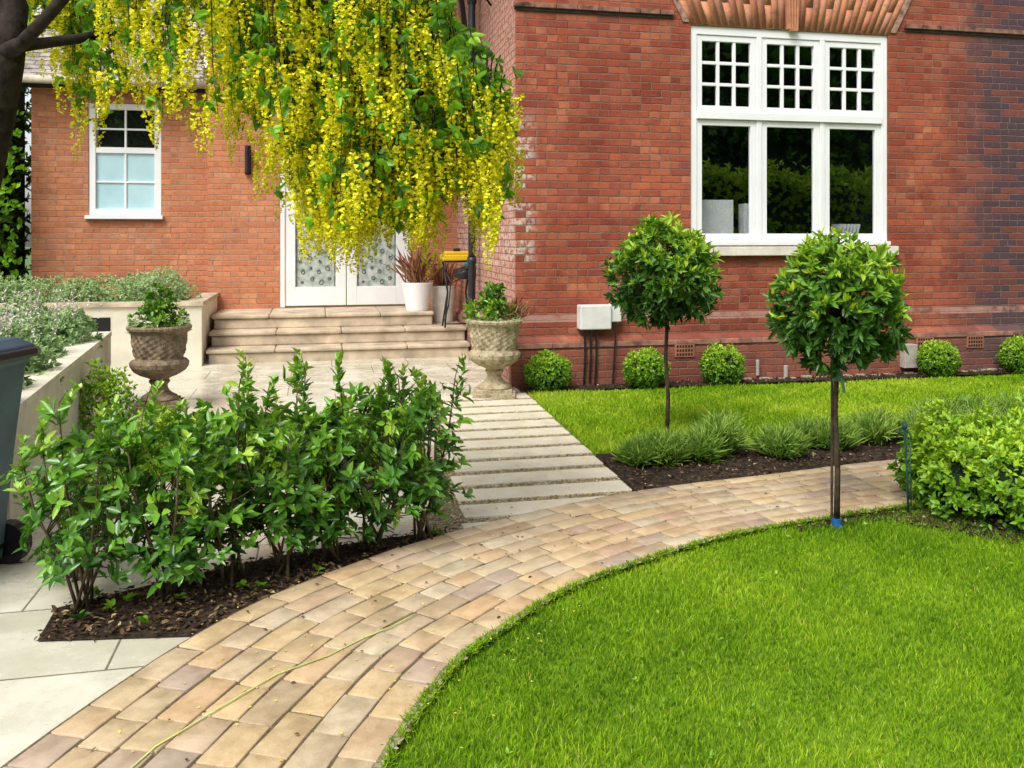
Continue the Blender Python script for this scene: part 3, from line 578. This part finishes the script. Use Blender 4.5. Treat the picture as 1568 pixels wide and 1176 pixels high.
mb=MB(); mb.tube([(0,0,.84),(-.01,-.02,.78)],.020,8); mb.tube([(.012,-.02,.83),(.03,-.03,.72)],[.012,.006],6); mb.obj('tree_tie',simple('tie_grey',(.15,.25,.24),.5),t2)
for (x,y,r) in ((.36,8.84,.20),(1.36,9.02,.20),(2.18,9.20,.21),(4.68,9.74,.20),(5.72,9.95,.21)):
    e=empty('box_ball_shrub',(x,y,0)); n=1300; d=unit(rng.normal(size=(n,3))); lump=1+.06*np.sin(d[:,0]*7+x*5)+.05*np.sin(d[:,2]*9+d[:,1]*6); rr=r*rng.uniform(.80,1.10,n)*lump; P=d*rr[:,None]*[1,1,.92]+[0,0,r*.92]
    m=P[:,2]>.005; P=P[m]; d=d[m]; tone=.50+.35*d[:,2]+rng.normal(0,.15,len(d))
    leafobj('leaves',[rosette(P,d,4,.032,.016,(.3,1.2),tone)],M_box,e)
    mb=MB(); mb.lathe([(.02,0)]+[(r*.78*math.cos(a),r*.92+r*.72*math.sin(a)) for a in np.linspace(-1.4,1.55,8)],14); mb.obj('shade_core',M_core,e)  # dark solid filling the ball, painted as its shaded inside
def lavender(x,y,r,h,n=170,mat=M_lav,name='lavender_clump',L=.13,W=.009):
    a=rng.uniform(0,6.28,n); q=np.sqrt(rng.uniform(0,1,n)); hh=rng.uniform(.05,1,n)
    tilt=q*.8; P=np.stack([x+np.cos(a)*q*r*(.4+.5*hh),y+np.sin(a)*q*r*(.4+.5*hh),.01+hh*h*np.sqrt(1-.8*q*q)*.65],1)
    ax=unit(np.stack([np.cos(a)*tilt,np.sin(a)*tilt,np.ones(n)],1)+rng.normal(0,.2,(n,3)))
    return leafobj(name,[rosette(P,ax,7,L,W,(.05,.85),.3+.65*hh*rng.uniform(.5,1.15,n))],mat)
for (x,y,r,h) in ((1.03,6.00,.17,.22),(.84,5.94,.08,.12),(1.45,6.22,.17,.34),(1.28,6.05,.12,.2),(1.86,6.15,.15,.22),(2.32,6.40,.16,.24),(2.12,6.45,.09,.18),(2.68,6.58,.18,.25),(3.0,6.6,.12,.18),(3.3,6.85,.22,.30),(3.65,7.0,.22,.32),(4.0,7.1,.22,.3),(4.4,7.2,.25,.32),(4.9,7.3,.25,.32),(3.5,6.6,.2,.25),(4.0,6.75,.22,.28)):
    lavender(x,y,r,h)
e=empty('evergreen_shrub_mass'); dat=[]; core=MB()
for (x,y,r,h) in ((2.50,4.92,.24,.36),(2.72,4.72,.28,.40),(2.95,5.0,.32,.46),(2.62,5.15,.25,.44),(3.1,4.65,.36,.46),(3.45,4.95,.38,.5),(3.3,5.3,.3,.5),(3.8,4.6,.4,.5),(2.9,4.40,.26,.30),(3.35,4.30,.3,.36),(4.2,5.0,.45,.5),(2.42,5.10,.16,.38)):
    n=560; d=unit(rng.normal(size=(n,3))+[0,0,.35]); lump=1+.16*np.sin(d[:,0]*7+x*9)+.13*np.sin(d[:,1]*8+y*5)
    P=d*np.array([r,r,h*.62])*(lump*rng.uniform(.70,1.14,n))[:,None]+[x,y,h*.48]; m=P[:,2]>.02; P=P[m]; d=d[m]
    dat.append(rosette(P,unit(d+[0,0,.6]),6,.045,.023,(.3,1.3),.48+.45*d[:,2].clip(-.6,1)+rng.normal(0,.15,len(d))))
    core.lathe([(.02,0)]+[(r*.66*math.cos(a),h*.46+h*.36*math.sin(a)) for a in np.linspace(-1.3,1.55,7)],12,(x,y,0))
leafobj('leaves',dat,M_box,e); core.obj('shade_core',M_core,e)
def laurel(x,y,R,h,n,wob,name='laurel_shrub'):
    e=empty(name,(x,y,0)); mb=MB(); dat=[]
    ns=7; stems=[]
    for i in range(ns):
        a=6.28*i/ns+rng.uniform(-.4,.4); rr=R*rng.uniform(.25,1.0); hh=h*rng.uniform(.60,1.03)
        p=[(rng.normal(0,.03),rng.normal(0,.03),0),(math.cos(a)*rr*.35,math.sin(a)*rr*.35,hh*.3),(math.cos(a)*rr*.8,math.sin(a)*rr*.8,hh*.65),(math.cos(a)*rr,math.sin(a)*rr,hh)]
        mb.tube(p,[.008,.006,.0045,.003],6); stems.append(np.array(p))
    P=[];AX=[];T=[]
    for i in range(n):
        if i%5<2: # foliage carried along the stems
            st=stems[rng.integers(ns)]; f=rng.uniform(.9,3); j=int(min(f,2)); pt=st[j]*(1-(f-j))+st[min(j+1,3)]*(f-j)+rng.normal(0,.035,3); q=.7; z=pt[2]/h; a=math.atan2(pt[1],pt[0])
        else:
            z=rng.uniform(.14,.84)**.9; prof=math.sin(min(1,z/.42)*1.57)*(1 if z<.5 else math.sqrt(max(0,1-((z-.5)/.40)**2)))
            a=rng.uniform(0,6.28); q=math.sqrt(rng.uniform(.08,1)); rr=R*prof*q*(1+.32*math.sin(3*a+wob+z*7))
            pt=np.array([math.cos(a)*rr,math.sin(a)*rr,z*h])
        P.append(pt); AX.append([math.cos(a)*q,math.sin(a)*q,.75+rng.normal(0,.25)])
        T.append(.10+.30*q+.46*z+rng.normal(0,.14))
        if i%4==3:
            st=stems[rng.integers(ns)]; j=st[2]*.6+st[1]*.4; j=np.array([j[0],j[1],min(j[2],pt[2]*.8)])
            mb.tube([j,(j+pt)/2+[0,0,-.01],pt],[.0035,.0025,.0015],4)
    P=np.array(P);AX=np.array(AX);T=np.array(T)
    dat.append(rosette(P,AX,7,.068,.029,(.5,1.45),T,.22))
    for st in stems:
        ln=rng.uniform(.07,.18); lx=rng.normal(0,.03,2)
        for k in range(8):
            f=k/7; c=st[3]+np.array([lx[0]*f,lx[1]*f,(f-.6)*ln*1.3])
            dat.append(rosette(c[None],np.array([[0,0,1.]]),4,.064-.02*f,.023,(.5,1.25-.5*f),np.array([.5+.45*f])))
        mb.tube([st[3],st[3]+[lx[0]*.5,lx[1]*.5,ln*.5]],[.003,.0015],4)
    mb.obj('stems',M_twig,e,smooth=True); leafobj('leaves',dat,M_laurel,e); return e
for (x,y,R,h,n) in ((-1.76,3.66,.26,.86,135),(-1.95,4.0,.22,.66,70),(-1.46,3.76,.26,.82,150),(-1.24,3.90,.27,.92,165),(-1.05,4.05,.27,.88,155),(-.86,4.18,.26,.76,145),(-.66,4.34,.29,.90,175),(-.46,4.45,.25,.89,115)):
    laurel(x,y,R,h,n,rng.uniform(0,6))
X,Y=polysample(bed2,26); n=len(X); dat=[rosette(np.stack([X,Y,np.full(n,.03)],1),np.tile([0,0,1.],(n,1)),6,.045,.03,(.6,1.4),rng.uniform(.1,.5,n))]
leafobj('garden_weeds',dat,M_box)
pts=np.array([PP(s,-.516+rng.normal(0,.009)) for s in rng.uniform(3.0,9,1100)]); leafobj('lawn_edge_grass',[rosette(np.c_[pts,np.full(1100,.02)],np.tile([0,0,1.],(1100,1)),6,.032,.004,(.3,1.3),rng.uniform(.3,.8,1100))],M_grass)
def mound(name,x,y,z,R,h,n,mat,L=.03,W=.014,k=5,t0=.4):
    d=unit(rng.normal(size=(n,3))+[0,0,.5]); d[:,2]=abs(d[:,2]); P=d*np.array([R,R,h])*(rng.uniform(.7,1.08,n)*(1+.12*np.sin(d[:,0]*6+x*7)))[:,None]+[x,y,z]
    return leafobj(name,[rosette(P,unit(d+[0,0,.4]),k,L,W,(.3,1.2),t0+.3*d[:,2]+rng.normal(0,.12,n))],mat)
for i,(x,y,r,h) in enumerate(((-5.2,2.75,.42,.30),(-4.75,2.7,.36,.26),(-4.35,2.7,.40,.30),(-3.85,2.75,.42,.36),(-5.7,2.8,.4,.3),(-4.0,3.3,.4,.36))):
    X_,Y_=HF(x,y); mound('hebe_shrub',X_,Y_,.74,r,h,700,M_hebe,.035,.014,t0=.5)
for (x,y,r,h) in ((-3.75,7.3,.33,.3),(-4.2,7.7,.4,.36),(-3.55,6.4,.3,.28),(-3.3,5.7,.3,.3),(-3.1,5.0,.28,.3),(-3.8,5.4,.4,.5),(-4.6,6.9,.5,.5)):
    mound('silver_leaf_shrub',x,y,.6,r,h,500,M_hebe,.05,.022,t0=.35)
    n=26; a=rng.uniform(0,6.28,n); q=rng.uniform(0,r,n); P=np.stack([x+np.cos(a)*q,y+np.sin(a)*q,np.full(n,.62+h*.8)],1); m=12; PPs=np.repeat(P,m,0); PPs[:,2]+=np.tile(np.linspace(0,.16,m),n); PPs[:,0]+=np.repeat(rng.normal(0,.03,n),m)*np.tile(np.linspace(0,1,m),n)
    D=unit(rng.normal(size=(n*m,3))+[0,0,.6]); leafobj('flower_spikes',[(PPs,D,np.tile([0,0,1.],(n*m,1))+rng.normal(0,.3,(n*m,3)),rng.uniform(.014,.026,n*m),rng.uniform(.010,.016,n*m),rng.uniform(0,1,n*m))],M_spike)
mound('green_mound_shrub',-3.02,6.6,.02,.20,.55,700,M_box,.035,.016,t0=.5)
mound('green_mound_shrub',-2.35,5.9,.02,.25,.35,500,M_box,.04,.018,t0=.5)
laurel(-2.50,3.45,.2,.5,40,1,'edge_shrub')
# ------------------------------------------------------------ urns
def urn(x,y,mat,rot=0):
    e=empty('stone_urn',(x,y,0),rot); mb=MB()
    mb.box(-.20,.20,-.20,.20,.0,.06); mb.box(-.17,.17,-.17,.17,.06,.085)
    prof=[(.155,.085),(.16,.10),(.15,.12),(.115,.14),(.085,.165),(.07,.195),(.068,.22),(.085,.24),(.09,.255),(.078,.27),(.10,.285),(.16,.31),(.215,.345),(.24,.385),(.245,.42),(.235,.44),(.205,.45),(.20,.465),(.203,.49),(.206,.52),(.209,.55),(.213,.58),(.218,.61),(.225,.64),(.236,.68),(.25,.70),(.268,.715),(.272,.735),(.262,.75),(.235,.75),(.225,.70),(.0,.70)]
    def fn(r,z,a):
        if .30<z<.43: return r*(1+.06*abs(math.cos(7*a))-.03)
        if .47<z<.66: return r*(1+.09*max(0,math.sin(8*a))*max(0,math.sin((z-.46)/.2*3.14))+.035*math.sin(16*a+z*60))
        if z>.70 and r>.25: return r*(1+.014*math.sin(28*a))
        return r
    mb.lathe(prof,96,fn=fn); mb.obj('urn_body',mat,e)
    return e
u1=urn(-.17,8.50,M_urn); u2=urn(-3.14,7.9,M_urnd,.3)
def urnplants(e,red):
    n=150; P,d,r=ell(n,(.24,.22,.16),.4); P+= [0,0,.80]; P=P[P[:,2]>.72]; dat=[rosette(P,unit(P-[0,0,.6]+rng.normal(0,.1,P.shape)),6,.05,.026,(.3,1.2),rng.uniform(.2,.9,len(P)))]
    n=70; P,d,r=ell(n,(.13,.13,.15),.3); P+=[.0,0,.95]; dat.append(rosette(P,unit(d+[0,0,.6]),6,.055,.035,(.3,1.2),rng.uniform(.3,.6,n)))
    leafobj('urn_foliage',dat,M_bay,e)
    n=60; a=rng.uniform(0,6.28,n); P=np.stack([np.cos(a)*.23,np.sin(a)*.23,rng.uniform(.68,.80,n)],1); leafobj('urn_trailing_plant',[rosette(P,unit(P*[1,1,0]+[0,0,.1]),5,.05,.012,(.1,.9),rng.uniform(.4,1,n))],M_hebe,e)
    if red:
        n=16; P=np.tile([.2,0,.78],(n,1))+rng.normal(0,.03,(n,3)); leafobj('urn_red_plant',[rosette(P,unit(np.tile([.4,0,.9],(n,1))+rng.normal(0,.3,(n,3))),5,.16,.014,(.05,.5),rng.uniform(.4,1,n))],M_red,e)
        n=14; P=np.tile([-.2,0,.78],(n,1))+rng.normal(0,.03,(n,3)); leafobj('urn_spiky_plant',[rosette(P,unit(np.tile([-.3,0,.9],(n,1))+rng.normal(0,.3,(n,3))),4,.14,.010,(.05,.5),rng.uniform(.3,1,n))],M_box,e)
urnplants(u1,True); urnplants(u2,False)
def pot(x,y,z,r,h,mat,name,plant):
    X_,Y_=HF(x,y); e=empty(name,(X_,Y_,z)); mb=MB(); mb.lathe([(0,.0),(r*.68,0),(r*.72,.02),(r*.98,h-.03),(r,h-.02),(r,h),(r*.9,h),(r*.88,h-.05),(0,h-.05)],32); mb.obj('pot',mat,e)
    n=20
    P=np.tile([0,0,h-.03],(n,1))+rng.normal(0,.02,(n,3)); leafobj('plant',[rosette(P,np.tile([0,0,1.],(n,1))+rng.normal(0,.2,(n,3)),5,plant,.022,(.05,.8),rng.uniform(.2,1,n))],M_red,e)
pot(-.66,3.1,.54,.21,.38,M_white,'white_plant_pot',.5); pot(-.28,3.35,.36,.19,.5,simple('pot_offwhite',(.72,.7,.65),.5,.08),'white_plant_pot',.4)
X_,Y_=HF(-.20,2.64); e=empty('garden_tool_cart',(X_,Y_,.36),A); mb=MB()
for sx in (-.17,.17):
    mb.tube([(sx,-.12,0),(sx*.7,0,.45),(sx,.1,.85)],.012,7); mb.tube([(sx,.12,0),(sx*.7,0,.45),(sx,-.1,.85)],.012,7)
mb.tube([(-.17,-.1,.85),(.17,-.1,.85)],.012,7); mb.tube([(-.17,.1,.85),(.17,.1,.85)],.012,7); mb.tube([(-.16,-.12,.05),(.16,-.12,.05)],.010,7); mb.obj('frame',M_black,e,smooth=True)
mb=MB(); mb.box(-.20,.20,-.13,.13,.86,.94); mb.box(-.16,.16,-.10,.10,.94,.98,0); mb.box(-.05,.05,-.02,.02,.98,1.02,1); mb.obj('yellow_tray',[simple('yellow_plastic',(.8,.5,.02),.4,.08),M_black],e,bevel=.015)
mb=MB(); mb.lathe([(0,0),(.12,.01),(.17,.06),(.15,.13),(.06,.17),(0,.175)],18,(.12,-.2,.62),fn=lambda r,z,a:r*(1+.2*math.cos(2*a)+.06*math.sin(5*a))); mb.tube([(.0,-.3,.72),(.15,-.34,.82),(.3,-.28,.74),(.33,-.22,.6)],.014,7); mb.tube([(-.2,-.2,.78),(-.12,-.3,.6),(-.15,-.3,.3),(-.2,-.3,.1)],.008,6); mb.obj('black_tool_bag',M_black,e,smooth=True)
mb=MB(); mb.tube([(.05,-.33,.83),(.25,-.33,.80)],.022,8); mb.obj('teal_handle',simple('teal_plastic',(.02,.25,.3),.4),e)
# wheelie bin
e=empty('wheelie_bin',(-2.60,3.97,0),-.1); mb=MB()
def fr(x0,x1,y0,y1,z): return [(x0,y0,z),(x1,y0,z),(x1,y1,z),(x0,y1,z)]
prof=[(-.20,.20,-.20,.20,.04),(-.24,.24,-.24,.24,.60),(-.27,.27,-.27,.27,.95),(-.285,.285,-.285,.285,.96),(-.285,.285,-.285,.285,1.0)]
vs=[];fs=[]
for p in prof: vs+=fr(*p)
for i in range(len(prof)-1):
    for k in range(4): fs.append((i*4+k,i*4+(k+1)%4,i*4+4+(k+1)%4,i*4+4+k))
fs.append((3,2,1,0)); fs.append(tuple(range(len(vs)-4,len(vs)))); mb.add(vs,fs); mb.obj('bin_body',M_grey,e,bevel=.012)
mb=MB(); vs=fr(-.31,.30,-.30,.30,1.004)+fr(-.31,.30,-.30,.30,1.03)+fr(-.24,.24,-.24,.24,1.07); mb.add(vs,[(3,2,1,0),(0,1,5,4),(1,2,6,5),(2,3,7,6),(3,0,4,7),(4,5,9,8),(5,6,10,9),(6,7,11,10),(7,4,8,11),(8,9,10,11)]); mb.obj('bin_lid',simple('bin_lid_grey',(.05,.085,.12),.4),e,bevel=.01)
mb=MB(); mb.tube([(.29,-.20,1.0),(.36,-.21,1.01),(.385,-.15,1.015),(.385,.15,1.015),(.36,.21,1.01),(.29,.20,1.0)],.022,10)
for sy in (-.24,.24): mb.tube([(.20,sy-.03,.10),(.20,sy+.03,.10)],.10,20)
mb.tube([(.20,-.24,.10),(.20,.24,.10)],.012,8); mb.obj('handle_and_wheels',M_black,e)
e=empty('garden_stake_light',(2.17,4.90,0)); mb=MB(); mb.tube([(.02,0,0),(.012,0,.25),(0,0,.46),(0,0,.52)],.006,7); mb.tube([(-.045,0,.43),(-.03,0,.47),(.0,0,.475),(.03,0,.45),(.035,0,.42)],.005,6); mb.tube([(0,0,.48),(0,0,.51)],.014,8); mb.tube([(.035,0,.05),(.03,0,.42)],.003,5); mb.obj('stake',simple('stake_green',(.02,.09,.08),.5),e,smooth=True)
# ------------------------------------------------------------ laburnum
e=empty('laburnum_tree'); mb=MB()
mb.tube([(-2.95,4.5,.55),(-2.74,4.40,1.2),(-2.54,4.22,1.75),(-2.40,4.12,2.1),(-2.33,4.08,2.35),(-2.30,4.1,2.6),(-2.5,4.15,3.1),(-2.6,4.2,3.8)],[.12,.10,.088,.085,.08,.06,.05,.03],14)
limbs=[[(-2.33,4.06,2.38),(-2.2,3.98,2.41),(-2.05,3.92,2.52),(-1.85,3.92,2.75),(-1.5,4.0,3.0),(-.9,4.2,3.2),(-.35,4.25,3.0),(-.1,4.25,2.65)],
       [(-2.3,4.1,2.42),(-2.12,4.3,2.50),(-1.9,4.5,2.6),(-1.5,4.7,2.9),(-.8,4.8,3.0),(-.3,4.7,2.7)],
       [(-2.5,4.2,2.9),(-2.0,3.9,3.3),(-1.3,3.8,3.4),(-.7,3.9,3.2),(-.3,4.0,2.8)],
       [(-2.36,4.1,2.45),(-2.40,4.0,2.8),(-2.2,3.8,3.1),(-1.9,3.8,3.1)],
       [(-2.45,4.15,2.2),(-2.7,4.6,2.6),(-3.2,5.0,3.0)]]
lr=[[.045,.032,.027,.024,.020,.016,.010,.005],[.03,.025,.02,.015,.010,.005],[.035,.028,.02,.012,.006],[.03,.022,.014,.008],[.04,.025,.012]]
for l,r in zip(limbs,lr): mb.tube(l,r,10)
bx=[-2.42,-2.28,-2.10,-2.02,-1.92,-1.80,-1.68,-1.56,-1.46,-1.40,-1.36,-1.25,-1.17,-1.08,-1.02,-.94,-.84,-.69,-.57,-.41,-.30,-.20,-.12,-.05,.0]
bz=[2.55,2.50,2.20,2.0,2.12,2.14,2.0,2.25,2.42,2.1,2.0,2.1,2.05,1.75,1.6,1.60,1.58,1.50,1.52,1.58,1.72,1.68,1.60,1.88,2.12]
tx=[-2.6,-1.2,-.6,-.33,-.2,-.12,0.02]; tz=[3.2,3.2,3.0,2.75,2.5,2.38,2.22]
P=[];AX=[];T=[];RC=[]
for i in range(290):
    left=i<62
    if left: x=rng.uniform(-2.40,-1.44); 
    else: x=-1.38+1.38*rng.uniform()**.8
    y=4.2+rng.normal(0,.20); 
    if x<-1.95: y=4.4+abs(rng.normal(0,.15))
    sc=y/4.2; cl=math.sin(x*17)*.5+.5
    zb_=np.interp(x,bx,bz)+abs(rng.normal(0,.20 if left else .15))+.10*cl; zt_=np.interp(x,tx,tz)+rng.normal(0,.05); X0=x*sc
    zb_=1.55+(zb_-1.55)*sc
    if zt_<zb_+.1: continue
    x0=X0-rng.uniform(0,.12) ; n=6
    pts=[(x0+(X0-x0)*f+.02*math.sin(5*f+i),y+.02*math.cos(4*f+i),zt_+(zb_-zt_)*f) for f in np.linspace(0,1,n)]
    mb.tube(pts,[.005,.004,.003,.0025,.002,.0015],4)
    L=zt_-zb_
    k=max(3,int(L/.075))
    for j in range(k):
        f=(j+rng.uniform())/k; c=np.array(pts[0])*(1-f)+np.array(pts[-1])*f+rng.normal(0,.04,3); 
        P.append(c); o_=rng.normal(size=3); o_[2]=-.15; AX.append(o_); T.append(rng.uniform(.15,.95)-.2*(math.sin(c[0]*14+c[2]*9)>.3))
    k=max(1,int(L/(.115 if not left else .16)))
    for j in range(k):
        f=.05+.95*((j+rng.uniform())/k)**.8; c=np.array(pts[0])*(1-f)+np.array(pts[-1])*f+np.append(rng.normal(0,.06,2),0)
        if math.sin(c[0]*11+1.7*math.sin(c[2]*8))*math.sin(c[2]*10+c[0]*4)>.45: continue
        RC.append(c)
mb.obj('trunk_and_branches',M_barkd,e,smooth=True)
P=np.array(P);AX=np.array(AX)
leafobj('leaves',[rosette(P,AX,5,.062,.030,(.3,1.3),np.array(T),.35)],M_lableaf,e)
fl=[]
for c in RC:
    L=rng.uniform(.14,.30); m=int(L/.0032); f=np.linspace(0,1,m)**.9; r=.031*(1-f**1.7)*(.8+.2*np.minimum(1,f*8))+.003; a=rng.uniform(0,6.28,m); sway=rng.normal(0,.02,2)
    Pq=np.stack([c[0]+np.cos(a)*r*.8+sway[0]*f,c[1]+np.sin(a)*r*.8+sway[1]*f,c[2]-f*L],1); D=unit(np.stack([np.cos(a),np.sin(a),rng.normal(-.1,.5,m)],1))
    U=rng.normal(size=(m,3)); fl.append((Pq,D,U,rng.uniform(.018,.028,m)*(1-.5*f),rng.uniform(.016,.025,m)*(1-.5*f),(.6+rng.normal(0,.22,m)-.4*(f>.85)).clip(0,1)))
leafobj('flower_racemes',fl,M_labfl,e,fold=.35)
# ------------------------------------------------------------ background vegetation
def mass(name,x0,x1,y0,y1,z0,z1,n,L,mat,t0=.3):
    e=empty(name); c=rng.uniform(0,1,(n,3)); side=rng.choice([0,1,3,3,3,4],n)
    c[side==0,0]=0;c[side==1,0]=1;c[side==3,1]=1;c[side==4,2]=1
    P=np.array([x0,y0,z0])+c*np.array([x1-x0,y1-y0,z1-z0]); P+=rng.normal(0,.12,P.shape)+.25*np.sin(P[:,[1,2,0]]*2.3)
    ax=unit(P-np.array([(x0+x1)/2,(y0+y1)/2,(z0+z1)/2])+[0,0,.5])
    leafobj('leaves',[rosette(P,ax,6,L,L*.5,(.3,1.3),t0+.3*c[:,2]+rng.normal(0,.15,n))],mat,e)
    mb=MB(); mb.box(x0+.2,x1-.2,y0+.2,y1-.2,z0,z1-.2); mb.obj('shade_core',M_core,e)
mass('boundary_hedge',9,26,-8.5,-7.0,0,3.6,5000,.20,M_box,.6)
mass('background_trees',-6,44,-16,-13,0,12,8000,.5,M_laurel,.2)
X_,Y_=HF(-6.9,3.2); mass('side_hedge',X_-3.5,X_+.2,Y_,Y_+3.0,0,4.6,3000,.12,M_laurel,.3)
n=170; xx=rng.uniform(-6.5,-5.78,n); P=np.array([[*HF(a,4.0+rng.uniform(-.2,.1)),z] for a,z in zip(xx,rng.uniform(.8,3.2,n))]); leafobj('climbing_ivy',[rosette(P,np.tile([.2,-1,.3],(n,1)),5,.10,.06,(.3,1.3),rng.uniform(.3,.9,n))],M_lableaf)
# ------------------------------------------------------------ light, world, camera
vs_=Vector((-.34,-.60,.92)).normalized()
sun=bpy.data.lights.new('sun','SUN'); sun.energy=2.7; sun.angle=math.radians(26); sun.color=(1,.975,.93); so=bpy.data.objects.new('sun',sun); S.collection.objects.link(so); so.rotation_euler=vs_.to_track_quat('Z','Y').to_euler()
w=bpy.data.worlds.new('World'); S.world=w; w.use_nodes=True; nt=w.node_tree; bg=nt.nodes['Background']; sk=nt.nodes.new('ShaderNodeTexSky'); sk.sky_type='NISHITA'; sk.sun_disc=False
sk.sun_elevation=math.asin(vs_.z); sk.sun_rotation=math.atan2(vs_.x,vs_.y); sk.dust_density=3; sk.air_density=1
hs=nt.nodes.new('ShaderNodeHueSaturation'); hs.inputs['Saturation'].default_value=.3; hs.inputs['Value'].default_value=1.65; nt.links.new(sk.outputs[0],hs.inputs['Color']); nt.links.new(hs.outputs[0],bg.inputs[0]); bg.inputs[1].default_value=.15
cam=bpy.data.cameras.new('camera'); co=bpy.data.objects.new('camera',cam); S.collection.objects.link(co); co.location=(0,0,1.55); co.rotation_euler=(math.radians(90),0,0)
cam.sensor_width=36; cam.lens=36*1358/1568; cam.shift_y=-(588-360)/1568; cam.clip_end=500; cam.clip_start=.05; S.camera=co
S.view_settings.view_transform='Standard'; S.view_settings.look='None'; S.view_settings.exposure=0
